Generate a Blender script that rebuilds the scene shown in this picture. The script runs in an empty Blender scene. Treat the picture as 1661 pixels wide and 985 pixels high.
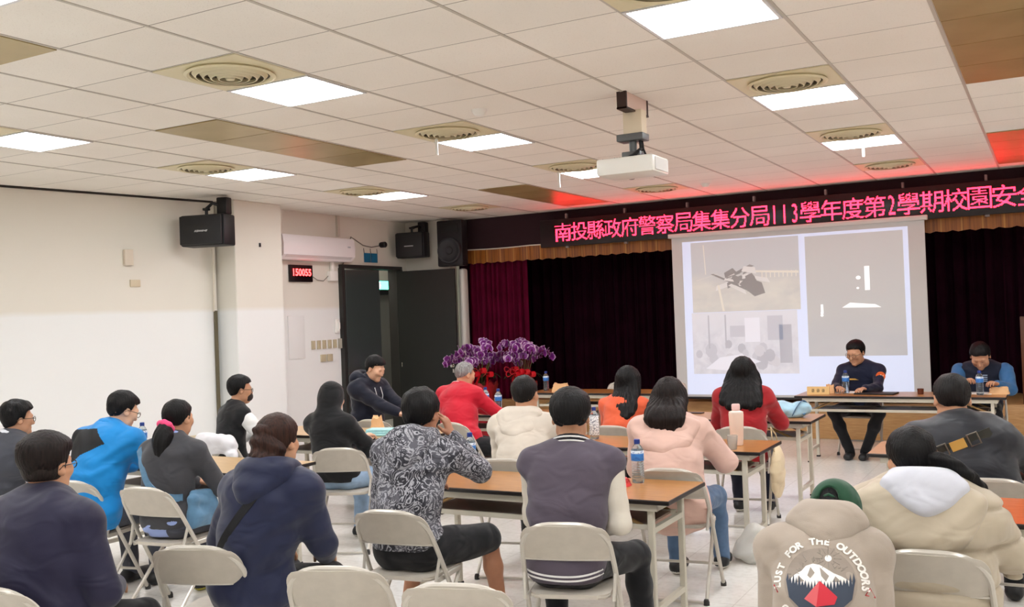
import bpy, bmesh, math, random
import numpy as np
from mathutils import Vector, Matrix
from mathutils.bvhtree import BVHTree

C = bpy.context.scene.collection
SC = bpy.context.scene
PI = math.pi
R = math.radians

# ------------------------------------------------------------------ camera, world, exposure
cam_d = bpy.data.cameras.new('camera')
cam = bpy.data.objects.new('camera', cam_d)
C.objects.link(cam)
CF, CYAW, CPIT, CROL = 1571.92, 0.508285, 0.0121356, -0.0373351
cam_d.sensor_width = 36.0
cam_d.lens = 36.0 * CF / 1661.0
cam_d.clip_start = 0.05
_f = Vector((-math.sin(CYAW) * math.cos(CPIT), math.cos(CYAW) * math.cos(CPIT), math.sin(CPIT)))
_r0 = Vector((math.cos(CYAW), math.sin(CYAW), 0))
_u0 = _r0.cross(_f)
_r = _r0 * math.cos(CROL) + _u0 * math.sin(CROL)
_u = -_r0 * math.sin(CROL) + _u0 * math.cos(CROL)
_m = Matrix((_r, _u, -_f)).transposed().to_4x4()
_m.translation = Vector((0, 0, 1.75))
cam.matrix_world = _m
SC.camera = cam

w = bpy.data.worlds.new('world')
SC.world = w
w.use_nodes = True
w.node_tree.nodes['Background'].inputs[0].default_value = (1, 0.97, 0.93, 1)
w.node_tree.nodes['Background'].inputs[1].default_value = 0.03

SC.view_settings.view_transform = 'Standard'
SC.view_settings.look = 'None'
SC.view_settings.gamma = 1
SC.view_settings.use_curve_mapping = False
SC.view_settings.exposure = 2.0
LIGHT_PANEL = 7.2          # radiance of a ceiling light panel
SIGN_RED = 6.0            # radiance of one red diode of the sign
SC.cycles.max_bounces = 8
SC.cycles.diffuse_bounces = 5
SC.cycles.glossy_bounces = 4
SC.cycles.transmission_bounces = 6
SC.cycles.transparent_max_bounces = 8
SC.cycles.sample_clamp_indirect = 4.0
SC.cycles.use_denoising = True

# ------------------------------------------------------------------ materials
def lin(c):
    out = []
    for v in c:
        v = v / 255.0
        out.append(v / 12.92 if v <= 0.04045 else ((v + 0.055) / 1.055) ** 2.4)
    return (*out, 1.0)

MATS = {}
def mat(name, rgb, rough=0.6, metal=0.0, emit=0.0, spec=0.5, trans=0.0, ior=1.45, alpha=1.0, sheen=0.0,
        noise=0.0, nscale=8.0, bump=0.0, bscale=60.0, stretch=(1, 1, 1), rgb2=None, coat=0.0):
    if name in MATS:
        return MATS[name]
    m = bpy.data.materials.new(name)
    m.use_nodes = True
    nt = m.node_tree
    b = nt.nodes['Principled BSDF']
    col = lin(rgb)
    b.inputs['Base Color'].default_value = col
    b.inputs['Roughness'].default_value = rough
    b.inputs['Metallic'].default_value = metal
    b.inputs['Specular IOR Level'].default_value = spec
    b.inputs['Transmission Weight'].default_value = trans
    b.inputs['IOR'].default_value = ior
    b.inputs['Alpha'].default_value = alpha
    b.inputs['Coat Weight'].default_value = coat
    if sheen:
        b.inputs['Sheen Weight'].default_value = sheen
    if emit:
        b.inputs['Emission Color'].default_value = col
        b.inputs['Emission Strength'].default_value = emit
    if noise or bump or rgb2:
        tc = nt.nodes.new('ShaderNodeTexCoord')
        mp = nt.nodes.new('ShaderNodeMapping')
        mp.inputs['Scale'].default_value = stretch
        nt.links.new(tc.outputs['Object'], mp.inputs['Vector'])
    if noise or rgb2:
        n = nt.nodes.new('ShaderNodeTexNoise')
        n.inputs['Scale'].default_value = nscale
        n.inputs['Detail'].default_value = 5
        nt.links.new(mp.outputs[0], n.inputs['Vector'])
        mr = nt.nodes.new('ShaderNodeMapRange')
        mr.inputs['From Min'].default_value = 0.3
        mr.inputs['From Max'].default_value = 0.7
        nt.links.new(n.outputs['Fac'], mr.inputs['Value'])
        mx = nt.nodes.new('ShaderNodeMix')
        mx.data_type = 'RGBA'
        if rgb2:
            c1, c2 = col, lin(rgb2)
        else:
            c1 = tuple(min(1, v * (1 - noise)) for v in col[:3]) + (1,)
            c2 = tuple(min(1, v * (1 + noise)) for v in col[:3]) + (1,)
        mx.inputs[6].default_value = c1
        mx.inputs[7].default_value = c2
        nt.links.new(mr.outputs[0], mx.inputs[0])
        nt.links.new(mx.outputs[2], b.inputs['Base Color'])
    if bump:
        n2 = nt.nodes.new('ShaderNodeTexNoise')
        n2.inputs['Scale'].default_value = bscale
        n2.inputs['Detail'].default_value = 4
        nt.links.new(mp.outputs[0], n2.inputs['Vector'])
        bp = nt.nodes.new('ShaderNodeBump')
        bp.inputs['Strength'].default_value = bump
        bp.inputs['Distance'].default_value = 0.01
        nt.links.new(n2.outputs['Fac'], bp.inputs['Height'])
        nt.links.new(bp.outputs[0], b.inputs['Normal'])
    MATS[name] = m
    return m

class NT:
    """tiny node-tree writer"""
    def __init__(self, name, rough=0.6):
        self.m = bpy.data.materials.new(name)
        self.m.use_nodes = True
        self.nt = self.m.node_tree
        self.b = self.nt.nodes['Principled BSDF']
        self.b.inputs['Roughness'].default_value = rough
        MATS[name] = self.m
    def n(self, t, **kw):
        x = self.nt.nodes.new(t)
        for k, v in kw.items():
            setattr(x, k, v)
        return x
    def put(self, sock, v):
        if hasattr(v, 'is_output'):
            self.nt.links.new(v, sock)
        else:
            sock.default_value = v
    def math(self, op, a, b=0.0, c=0.0):
        x = self.n('ShaderNodeMath', operation=op)
        self.put(x.inputs[0], a); self.put(x.inputs[1], b); self.put(x.inputs[2], c)
        return x.outputs[0]
    def xyz(self, out='Object'):
        tc = self.n('ShaderNodeTexCoord')
        s = self.n('ShaderNodeSeparateXYZ')
        self.nt.links.new(tc.outputs[out], s.inputs[0])
        return tc.outputs[out], s.outputs[0], s.outputs[1], s.outputs[2]
    def noise(self, vec, scale, detail=4, stretch=(1, 1, 1), dist=0.0):
        mp = self.n('ShaderNodeMapping'); mp.inputs['Scale'].default_value = stretch
        self.nt.links.new(vec, mp.inputs[0])
        x = self.n('ShaderNodeTexNoise')
        x.inputs['Scale'].default_value = scale; x.inputs['Detail'].default_value = detail
        x.inputs['Distortion'].default_value = dist
        self.nt.links.new(mp.outputs[0], x.inputs['Vector'])
        return x.outputs['Fac']
    def mix(self, f, a, b):
        x = self.n('ShaderNodeMix', data_type='RGBA')
        self.put(x.inputs[0], f); self.put(x.inputs[6], a); self.put(x.inputs[7], b)
        return x.outputs[2]
    def step(self, v, lo, hi):
        x = self.n('ShaderNodeMapRange')
        self.put(x.inputs['Value'], v); x.inputs['From Min'].default_value = lo; x.inputs['From Max'].default_value = hi
        return x.outputs[0]
    def grid(self, v, off, pitch, width):
        """1 on a line of the given width repeated every pitch"""
        a = self.math('SUBTRACT', v, off)
        a = self.math('DIVIDE', a, pitch)
        a = self.math('FRACT', a)
        a = self.math('SUBTRACT', a, 0.5)
        a = self.math('ABSOLUTE', a)
        return self.math('GREATER_THAN', a, 0.5 - width / pitch / 2)
    def color(self, c):
        self.put(self.b.inputs['Base Color'], c)
    def bump(self, h, strength=0.3, dist=0.01):
        x = self.n('ShaderNodeBump'); x.inputs['Strength'].default_value = strength
        x.inputs['Distance'].default_value = dist
        self.put(x.inputs['Height'], h)
        self.nt.links.new(x.outputs[0], self.b.inputs['Normal'])

# ------------------------------------------------------------------ mesh building
def put_props(o, label=None, cat=None, group=None, kind=None):
    if label: o['label'] = label
    if cat: o['category'] = cat
    if group: o['group'] = group
    if kind: o['kind'] = kind
    return o

def empty(name, loc=(0, 0, 0), yaw=0.0, label=None, cat=None, group=None):
    o = bpy.data.objects.new(name, None)
    o.empty_display_size = 0.05
    C.objects.link(o)
    o.location = loc
    o.rotation_euler = (0, 0, yaw)
    return put_props(o, label, cat, group)

class MB:
    def __init__(self):
        self.bm = bmesh.new()
    def _xf(self, vs, M):
        if M is not None:
            bmesh.ops.transform(self.bm, matrix=M, verts=vs)
    def box(self, c, s, rot=None, bev=0.0, mi=0, seg=2):
        r = bmesh.ops.create_cube(self.bm, size=1.0)
        vs = r['verts']
        bmesh.ops.scale(self.bm, vec=s, verts=vs)
        fs = {f for v in vs for f in v.link_faces}
        for f in fs: f.material_index = mi
        if bev > 0:
            es = list({e for v in vs for e in v.link_edges})
            rr = bmesh.ops.bevel(self.bm, geom=es, offset=bev, segments=seg, affect='EDGES', profile=0.5)
            vs = list({v for f in rr['faces'] for v in f.verts} | {v for v in vs if v.is_valid})
            for f in rr['faces']: f.material_index = mi
        M = Matrix.Translation(c)
        if rot is not None:
            M = M @ (rot.to_4x4() if isinstance(rot, Matrix) else Matrix.Rotation(rot, 4, 'Z'))
        self._xf(vs, M)
        return self
    def tube(self, pts, r, seg=8, closed=False, mi=0, cap=True, flat=1.0):
        P = [Vector(p) for p in pts]
        n = len(P)
        rs = r if hasattr(r, '__len__') else [r] * n
        rings = []
        prev = None
        for i in range(n):
            if closed:
                t = P[(i + 1) % n] - P[i - 1]
            else:
                t = P[min(i + 1, n - 1)] - P[max(i - 1, 0)]
            if t.length < 1e-9: t = Vector((0, 0, 1))
            t.normalize()
            if prev is None:
                a = Vector((0, 0, 1)) if abs(t.z) < 0.9 else Vector((1, 0, 0))
                nn = (a - t * a.dot(t)).normalized()
            else:
                nn = prev - t * prev.dot(t)
                if nn.length < 1e-6: nn = t.orthogonal()
                nn.normalize()
            prev = nn
            bb = t.cross(nn)
            rings.append([self.bm.verts.new(P[i] + (nn * math.cos(2 * PI * k / seg) * flat + bb * math.sin(2 * PI * k / seg)) * rs[i]) for k in range(seg)])
        for i in range(n if closed else n - 1):
            a, b = rings[i], rings[(i + 1) % n]
            for k in range(seg):
                f = self.bm.faces.new((a[k], a[(k + 1) % seg], b[(k + 1) % seg], b[k]))
                f.material_index = mi
        if cap and not closed:
            for ring, rev in ((rings[0], True), (rings[-1], False)):
                f = self.bm.faces.new(ring[::-1] if rev else ring)
                f.material_index = mi
        return self
    def lathe(self, prof, c=(0, 0, 0), seg=24, mi=0, M=None):
        """profile = [(radius, z), ...] around the z axis"""
        vs_all = []
        rings = []
        for (r, z) in prof:
            if r < 1e-6:
                v = self.bm.verts.new((0, 0, z)); rings.append([v]); vs_all.append(v)
            else:
                rg = [self.bm.verts.new((r * math.cos(2 * PI * k / seg), r * math.sin(2 * PI * k / seg), z)) for k in range(seg)]
                rings.append(rg); vs_all += rg
        for a, b in zip(rings, rings[1:]):
            for k in range(seg):
                k2 = (k + 1) % seg
                if len(a) == 1 and len(b) == 1: continue
                if len(a) == 1: f = (a[0], b[k2], b[k])
                elif len(b) == 1: f = (a[k], a[k2], b[0])
                else: f = (a[k], a[k2], b[k2], b[k])
                ff = self.bm.faces.new(f); ff.material_index = mi
        MM = Matrix.Translation(c)
        if M is not None: MM = MM @ M.to_4x4()
        self._xf(vs_all, MM)
        return self
    def prism(self, poly, z0, z1, M=None, mi=0):
        """polygon in xy pulled from z0 to z1"""
        a = [self.bm.verts.new((x, y, z0)) for x, y in poly]
        b = [self.bm.verts.new((x, y, z1)) for x, y in poly]
        n = len(poly)
        fs = [self.bm.faces.new(a[::-1]), self.bm.faces.new(b)]
        for k in range(n):
            fs.append(self.bm.faces.new((a[k], a[(k + 1) % n], b[(k + 1) % n], b[k])))
        for f in fs: f.material_index = mi
        self._xf(a + b, M)
        return self
    def ball(self, c, r, sc=(1, 1, 1), seg=16, mi=0, M=None):
        rr = bmesh.ops.create_uvsphere(self.bm, u_segments=seg, v_segments=max(6, seg // 2), radius=r)
        vs = rr['verts']
        for f in {f for v in vs for f in v.link_faces}: f.material_index = mi
        bmesh.ops.scale(self.bm, vec=sc, verts=vs)
        MM = Matrix.Translation(c)
        if M is not None: MM = MM @ M.to_4x4()
        self._xf(vs, MM)
        return self
    def face(self, pts, mi=0):
        f = self.bm.faces.new([self.bm.verts.new(p) for p in pts]); f.material_index = mi
        return self
    def build(self, name, mats, parent=None, loc=None, yaw=None, smooth=True, angle=35, **props):
        bmesh.ops.recalc_face_normals(self.bm, faces=self.bm.faces)
        me = bpy.data.meshes.new(name)
        self.bm.to_mesh(me); self.bm.free()
        if not isinstance(mats, (list, tuple)): mats = [mats]
        for m in mats: me.materials.append(m)
        if smooth:
            me.shade_smooth(); me.set_sharp_from_angle(angle=R(angle))
        o = bpy.data.objects.new(name, me)
        C.objects.link(o)
        if parent is not None: o.parent = parent
        if loc is not None: o.location = loc
        if yaw is not None: o.rotation_euler = (0, 0, yaw)
        return put_props(o, **props)

def copy_tree(o, parent=None):
    c = o.copy()
    C.objects.link(c)
    if parent is not None: c.parent = parent
    for ch in list(o.children): copy_tree(ch, c)
    return c

def rotXY(axis, ang):
    return Matrix.Rotation(ang, 3, axis)

def text_mesh(s, size=1.0, bold=0.0, align='CENTER'):
    cu = bpy.data.curves.new('lettering', 'FONT')
    cu.body = s; cu.size = size; cu.offset = bold; cu.align_x = align
    cu.resolution_u = 3
    o = bpy.data.objects.new('lettering', cu)
    C.objects.link(o)
    dg = bpy.context.evaluated_depsgraph_get(); dg.update()
    me = bpy.data.meshes.new_from_object(o.evaluated_get(dg))
    vs = [v.co.copy() for v in me.vertices]
    fs = [tuple(p.vertices) for p in me.polygons]
    bpy.data.objects.remove(o); bpy.data.curves.remove(cu); bpy.data.meshes.remove(me)
    return vs, fs

def text_into(mb, s, M, size, bold=0.0, mi=0, align='CENTER'):
    vs, fs = text_mesh(s, size, bold, align)
    nv = [mb.bm.verts.new(M @ v) for v in vs]
    for f in fs:
        try:
            ff = mb.bm.faces.new([nv[i] for i in f]); ff.material_index = mi
        except ValueError:
            pass
# ------------------------------------------------------------------ the room
H = 3.273                    # ceiling height
GX, GY = -3.233, 3.9758      # one crossing of the ceiling grid
PX, PY = 0.6862, 0.6         # pitch of the ceiling grid
def cell(i, j): return GX + PX * (i + .5), GY + PY * (j + .5)

XL0, XREC, XPIL = -9.22, -8.92, -8.57   # main left wall (far end), recess wall, pillar face
YF = 12.9                    # stage front plane
YB, XR = -3.0, 3.4           # back and right walls (behind and beside the camera)

# floor: polished pale vinyl tiles
t = NT('floor_vinyl', 0.13)
vec, x, y, z = t.xyz()
n1 = t.noise(vec, 1.3, 5); n2 = t.noise(vec, 26, 4)
base = t.mix(t.step(n1, .3, .7), lin((238, 235, 229)), lin((226, 222, 214)))
base = t.mix(t.math('MULTIPLY', t.step(n2, .45, .75), .35), base, lin((196, 188, 176)))
g = t.math('MAXIMUM', t.grid(x, 0.1, 0.6, 0.006), t.grid(y, 0.2, 0.6, 0.006))
t.color(t.mix(t.math('MULTIPLY', g, .35), base, lin((165, 156, 146))))
t.put(t.b.inputs['Roughness'], t.math('MULTIPLY_ADD', n1, .16, .06))
MB().box(((-11.2 + XR) / 2, 6.0, -.05), (XR + 11.2, 19, .1)).build('floor', MATS['floor_vinyl'], smooth=False, kind='structure')

# ceiling: speckled mineral tiles; thin cross joints
t = NT('ceiling_tile', 0.85)
vec, x, y, z = t.xyz()
sp = t.noise(vec, 120, 3)
big = t.noise(vec, .9, 3)
base = t.mix(t.step(big, .3, .7), lin((240, 235, 226)), lin((232, 226, 216)))
base = t.mix(t.math('MULTIPLY', t.step(sp, .60, .72), .35), base, lin((172, 160, 142)))
ix = t.math('FLOOR', t.math('DIVIDE', t.math('SUBTRACT', x, GX), PX)); iy = t.math('FLOOR', t.math('DIVIDE', t.math('SUBTRACT', y, GY), PY))
wn = t.n('ShaderNodeTexWhiteNoise', noise_dimensions='2D')
cb = t.n('ShaderNodeCombineXYZ'); t.put(cb.inputs[0], ix); t.put(cb.inputs[1], iy); t.nt.links.new(cb.outputs[0], wn.inputs['Vector'])
base = t.mix(t.math('MULTIPLY', wn.outputs['Value'], .35), base, lin((226, 221, 212)))
g = t.grid(y, GY, PY, 0.007)
t.color(t.mix(t.math('MULTIPLY', g, .8), base, lin((92, 82, 70))))
t.bump(sp, .25, .004)
MB().box(((-11.2 + XR) / 2, 6.0, H + .06), (XR + 11.2, 19, .12)).build('ceiling', MATS['ceiling_tile'], smooth=False, kind='structure')
tb = MB()
i = -8
while GX + PX * i < XR:
    X = GX + PX * i
    if X > -8.6: tb.box((X, (YB + YF) / 2, H - .0015), (.02, YF - YB, .005))
    i += 1
tb.build('trim_1', mat('tbar_metal', (186, 178, 166), .5), kind='structure', smooth=False)

# walls: warm cream above, cooler white paint below
t = NT('wall_paint', 0.62)
vec, x, y, z = t.xyz()
s = t.step(t.math('ADD', z, t.math('MULTIPLY', t.noise(vec, 3), .03)), 1.93, 1.99)
t.color(t.mix(s, lin((229, 230, 228)), lin((221, 216, 204))))
t.bump(t.noise(vec, 90, 3), .06, .004)
WP = MATS['wall_paint']
mat('dark_gap', (46, 42, 36), .8)

def wall(name, x0, y0, x1, y1, z0=0.0, z1=H, th=.12, side=1, m=None):
    """a wall whose visible face runs from (x0,y0) to (x1,y1)"""
    d = Vector((x1 - x0, y1 - y0, 0)); L = d.length
    n = Vector((-d.y, d.x, 0)).normalized() * side
    c = Vector(((x0 + x1) / 2, (y0 + y1) / 2, (z0 + z1) / 2)) + n * th / 2
    return MB().box(c, (L, th, z1 - z0), rot=math.atan2(d.y, d.x)).build(name, m or WP, smooth=False, kind='structure')

wl = wall('wall_left', -10.98, YB, -8.86, 8.54)     # main wall, runs slightly askew to the ceiling grid
wall('wall_right', XR, YB, XR, 15.2, side=-1)
wall('wall_back', -11.2, YB, XR, YB, side=-1)
# pillar standing out from the wall
MB().box((-8.57 - .4, 8.99, H / 2), (.8, .82, H), bev=.008, seg=1).build('wall_left_pillar', WP, smooth=False, kind='structure')
# recess wall with the double door opening (Y 10.98 .. 12.36, head 2.5)
rw = MB()
rw.box((XREC - .06, 10.19, H / 2), (.12, 1.58, H))
rw.box((XREC - .06, 11.67, (2.52 + H) / 2), (.12, 1.38, H - 2.52))
rw.box((XREC - .06, 12.49, H / 2), (.12, .26, H))
rw.build('wall_left_recess', WP, smooth=False, kind='structure')
# short piece of front wall between the corner and the stage opening
fw = MB()
fw.box(((-8.92 - 8.1) / 2, 12.71, H / 2), (.82, .18, H))
fw.build('wall_front', WP, smooth=False, kind='structure')
MB().box((-7.93, 12.72, 1.25), (.1, .16, 2.5), bev=.045, seg=4).build('trim_2', mat('post_white', (222, 218, 210), .5), kind='structure')
# dark shadow gap strip along the top of the main wall
d = Vector((-8.86 + 10.98, 8.54 - YB, 0)).normalized()
mid = Vector(((-10.98 - 8.86) / 2, (YB + 8.54) / 2, H - .012))
MB().box(mid + Vector((d.y, -d.x, 0)) * .006, (11.7, .012, .024), rot=math.atan2(d.y, d.x)).build('trim_3', MATS['dark_gap'], smooth=False, kind='structure')

# corridor beyond the open door
cp = mat('corridor_paint', (196, 192, 184), .7)
cw = MB()
cw.box((-10.36, 12.8, H / 2), (.12, 5.6, H))
cw.box((-9.68, 10.3, H / 2), (1.24, .1, H))
cw.box((-9.68, 15.3, H / 2), (1.24, .1, H))
cw.build('wall_corridor', cp, smooth=False, kind='structure')
dm = mat('door_paint', (34, 37, 36), .38)
cd = MB()
cd.box((-10.28, 13.72, 1.1), (.05, 1.3, 2.2), bev=.004, seg=1)
cd.build('door_3', mat('corridor_door_paint', (104, 104, 100), .45), kind='structure')
cdf = MB()
for (yy, zz, sy, sz) in ((13.72, 2.235, 1.5, .07), (13.03, 1.12, .08, 2.24), (14.41, 1.12, .08, 2.24)):
    cdf.box((-10.27, yy, zz), (.08, sy, sz))
cdf.build('trim_4', mat('dark_frame', (40, 40, 38), .5), kind='structure', smooth=False)

corridor_fill = empty('ceiling_light', (-9.6, 12.2, H), 0, 'added unseen ceiling light brightening the corridor beyond the door', 'ceiling light')
MB().box((0, 0, -.02), (.3, .6, .04), bev=.006).build('diffuser_panel', mat('corridor_fill_light', (255, 250, 240), .4, emit=16.0), corridor_fill)  # unseen lamp, added to brighten the corridor
# door frame and the two door leaves
df = MB()
df.box((XREC - .05, 11.67, 2.545), (.24, 1.46, .05))
df.box((XREC - .05, 10.955, 1.26), (.24, .06, 2.52))
df.box((XREC - .05, 12.38, 1.26), (.24, .06, 2.52))
df.build('trim_5', MATS['dark_frame'], smooth=False, kind='structure')
def door_leaf(name, wdt, hinge, ang, gloss):
    o = MB().box((wdt / 2, 0, 1.255), (wdt, .045, 2.48), bev=.004, seg=1).build(name, gloss, loc=(hinge[0], hinge[1], 0.0), yaw=ang, kind='structure')
    return o
l1 = door_leaf('door_1', .66, (XREC + .06, 10.99), R(80), mat('door_gloss', (56, 62, 61), .12, coat=.4))
l2 = door_leaf('door_2', 1.0, (XREC + .02, 12.32), R(7), mat('door_paint2', (27, 30, 28), .4))
metal = mat('steel', (200, 198, 192), .25, metal=1.0)
hb = MB()
hb.lathe([(0, 0), (.026, 0), (.026, .008), (.012, .012), (.012, .035), (.024, .042), (.03, .055), (.024, .07), (0, .074)], c=(.93, -.024, 1.02), M=rotXY('X', PI / 2))
hb.box((.93, -.026, .94), (.03, .006, .06), bev=.004)
hb.build('door_handle', metal, l2)
hb = MB()
hb.box((.06, -.03, 1.05), (.014, .02, .07), bev=.004)
hb.build('hinge', metal, l2)
hb = MB(); hb.box((.62, -.03, 1.0), (.02, .02, .1), bev=.004); hb.build('latch', metal, l1)

# ------------------------------------------------------------------ stage
wood = NT('stage_wood', 0.32)
vec, x, y, z = wood.xyz()
nn = wood.noise(vec, 6, 6, (1, 8, 14), 0.6)
b_ = wood.mix(wood.step(nn, .3, .7), lin((206, 164, 112)), lin((184, 138, 86)))
b_ = wood.mix(wood.math('MULTIPLY', wood.grid(x, 0, 1.2, .006), .6), b_, lin((110, 78, 44)))
wood.color(b_)
MB().box(((-8.0 + XR) / 2, 14.0, .235), (XR + 8.0, 2.2, .47), bev=.01).build('floor_stage', wood.m, kind='structure')
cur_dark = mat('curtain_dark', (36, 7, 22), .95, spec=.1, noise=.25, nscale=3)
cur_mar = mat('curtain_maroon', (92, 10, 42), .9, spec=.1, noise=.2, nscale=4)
val_mat = mat('valance_maroon', (40, 8, 20), .85, sheen=.2)
def curtain(name, x0, x1, y, z0, z1, m, folds, amp, **props):
    mb = MB()
    n = int(folds * 10)
    rows = [[], []]
    random.seed(int(abs(x0 * 10)) + 3)
    ph = 0
    for i in range(n + 1):
        X = x0 + (x1 - x0) * i / n
        ph += 2 * PI / 10 * random.uniform(.7, 1.3)
        Yd = amp * math.sin(ph) + amp * .35 * math.sin(2.7 * ph)
        for k, Z in enumerate((z0, z1)):
            rows[k].append((mb.bm.verts.new((X, y + Yd, Z)), mb.bm.verts.new((X, y + Yd + .012, Z))))
    for i in range(n):
        for s_ in (0, 1):
            mb.bm.faces.new((rows[0][i][s_], rows[0][i + 1][s_], rows[1][i + 1][s_], rows[1][i][s_]))
        for k in (0, 1):
            mb.bm.faces.new((rows[k][i][0], rows[k][i + 1][0], rows[k][i + 1][1], rows[k][i][1]))
    return mb.build(name, m, **props, angle=60)
curtain('stage_curtain', -8.1, -6.98, 13.02, .47, 2.75, cur_mar, 12, .035, label='maroon pleated side curtain hanging at the stage edge beside the open door', cat='curtain')
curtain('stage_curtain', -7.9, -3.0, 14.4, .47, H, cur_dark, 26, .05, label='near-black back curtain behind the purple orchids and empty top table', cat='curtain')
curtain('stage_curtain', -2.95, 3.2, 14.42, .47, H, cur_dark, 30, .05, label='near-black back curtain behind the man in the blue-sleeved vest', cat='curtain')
MB().box(((-8.1 + XR) / 2, 12.97, (2.76 + H) / 2), (XR + 8.1, .1, H - 2.76)).build('wall_front_fascia', val_mat, smooth=False, kind='structure')
MB().box((-.3, 13.0, .47 + .52), (.09, .06, 1.04), bev=.006).build('trim_6', mat('post_brown', (92, 50, 24), .4), kind='structure')
MB().box((-8.35, 14.96, H / 2), (.1, .1, H)).build('trim_7', cur_dark, kind='structure')
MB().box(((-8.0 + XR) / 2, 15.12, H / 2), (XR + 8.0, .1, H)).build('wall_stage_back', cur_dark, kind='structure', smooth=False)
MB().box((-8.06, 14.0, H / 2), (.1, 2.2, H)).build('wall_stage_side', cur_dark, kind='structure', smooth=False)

# gold fringe hanging below the fascia, with a white cord along its top
gold = NT('gold_fringe', 0.5)
vec, x, y, z = gold.xyz()
st = gold.noise(vec, 40, 3, (1, .2, .03))
b_ = gold.mix(gold.step(st, .3, .7), lin((168, 100, 32)), lin((112, 60, 16)))
gold.color(gold.mix(gold.math('MULTIPLY', gold.grid(x, 0, .23, .02), .5), b_, lin((206, 146, 66))))
gb = MB()
n = 180
rows = []
for i in range(n + 1):
    X = -7.98 + (XR + 7.98) * i / n
    yy = 12.9 + .012 * math.sin(i * 1.9) + .006 * math.sin(i * .7)
    zb = 2.575 + .012 * math.sin(i * 2.3)
    rows.append([gb.bm.verts.new(p) for p in ((X, yy, zb), (X, yy, 2.79), (X, yy + .015, 2.79), (X, yy + .015, zb))])
for a, b in zip(rows, rows[1:]):
    for k in range(4):
        gb.bm.faces.new((a[k], b[k], b[(k + 1) % 4], a[(k + 1) % 4]))
fr = gb.build('gold_fringe', gold.m, label='gold fringe hanging under the dark fascia along the stage opening', cat='fringe', angle=60)
cd_ = MB()
cd_.tube([(-7.98 + (XR + 7.98) * i / 60, 12.888, 2.795 - .012 * abs(math.sin(i * .5))) for i in range(61)], .009, 6)
cd_.build('cord', mat('white_cord', (226, 220, 208), .6), fr, label='white cord')

# ------------------------------------------------------------------ ceiling lights, diffusers and gold panels
lm = mat('light_panel', (250, 252, 255), .4, emit=LIGHT_PANEL)
fm = mat('light_frame', (214, 214, 214), .4)
def make_light():
    root = empty('ceiling_light')
    f = MB()
    for (cx, cy, sx, sy) in ((0, -.287, .67, .018), (0, .287, .67, .018), (-.326, 0, .018, .556), (.326, 0, .018, .556)):
        f.box((cx, cy, -.006), (sx, sy, .012))
    f.build('frame', fm, root, smooth=False)
    MB().box((0, 0, -.0055), (.634, .556, .006)).build('diffuser_panel', lm, root, smooth=False)
    return root
light0 = make_light()
lights = [(-6, -3, 'lit square ceiling panel behind the camera side, near the left wall', 0)]
rows_txt = {-7: 'behind all seats', -3: 'at the rear', 1: 'over the empty chairs', 5: 'over the second tables', 9: 'over the third tables'}
cols_txt = {-6: 'nearest the white wall', -2: 'between wall and projector', 2: 'past the projector', 6: 'farthest from the doors'}
first = True
for j in (-7, -3, 1, 5, 9):
    for i in (-6, -2, 2, 6):
        o = light0 if first else copy_tree(light0)
        first = False
        x, y = cell(i, j)
        o.location = (x, y, H)
        put_props(o, 'lit square ceiling light ' + rows_txt[j] + ', ' + cols_txt[i], 'ceiling light', 'square ceiling lights')

dpl = mat('diffuser_cream', (214, 204, 170), .5)
ddk = mat('diffuser_shadow', (70, 62, 44), .7)
def make_diffuser():
    root = empty('air_diffuser')
    f = MB()
    f.box((0, 0, -.005), (.67, .585, .01), bev=.003, seg=1)
    f.lathe([(.258, -.01), (.268, -.022), (.25, -.03), (.235, -.022), (.235, -.011)], seg=40)
    f.build('plate', dpl, root)
    MB().lathe([(0, -.0115), (.236, -.0115)], seg=40).build('throat', ddk, root)
    rg = MB()
    for k, r in enumerate((.2, .155, .11, .065)):
        rg.lathe([(r + .022, -.013), (r + .004, -.034 - .004 * k), (r - .004, -.034 - .004 * k), (r + .012, -.013)], seg=40)
    rg.lathe([(0, -.05), (.025, -.046), (.04, -.013)], seg=24)
    rg.build('ring_vane', dpl, root)
    return root
dif0 = make_diffuser()
first = True
jt = {0: 'over the empty chairs', 4: 'over the second tables', 8: 'over the third tables', 12: 'just before the red sign'}
for j in (0, 4, 8, 12):
    for i in (-6, -2, 2):
        o = dif0 if first else copy_tree(dif0)
        first = False
        x, y = cell(i, j)
        o.location = (x, y, H)
        put_props(o, 'round cream air diffuser ' + jt[j] + ', ' + {-6: 'nearest the white wall', -2: 'between wall and projector', 2: 'past the projector'}[i], 'air diffuser', 'round ceiling air diffusers')

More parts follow.
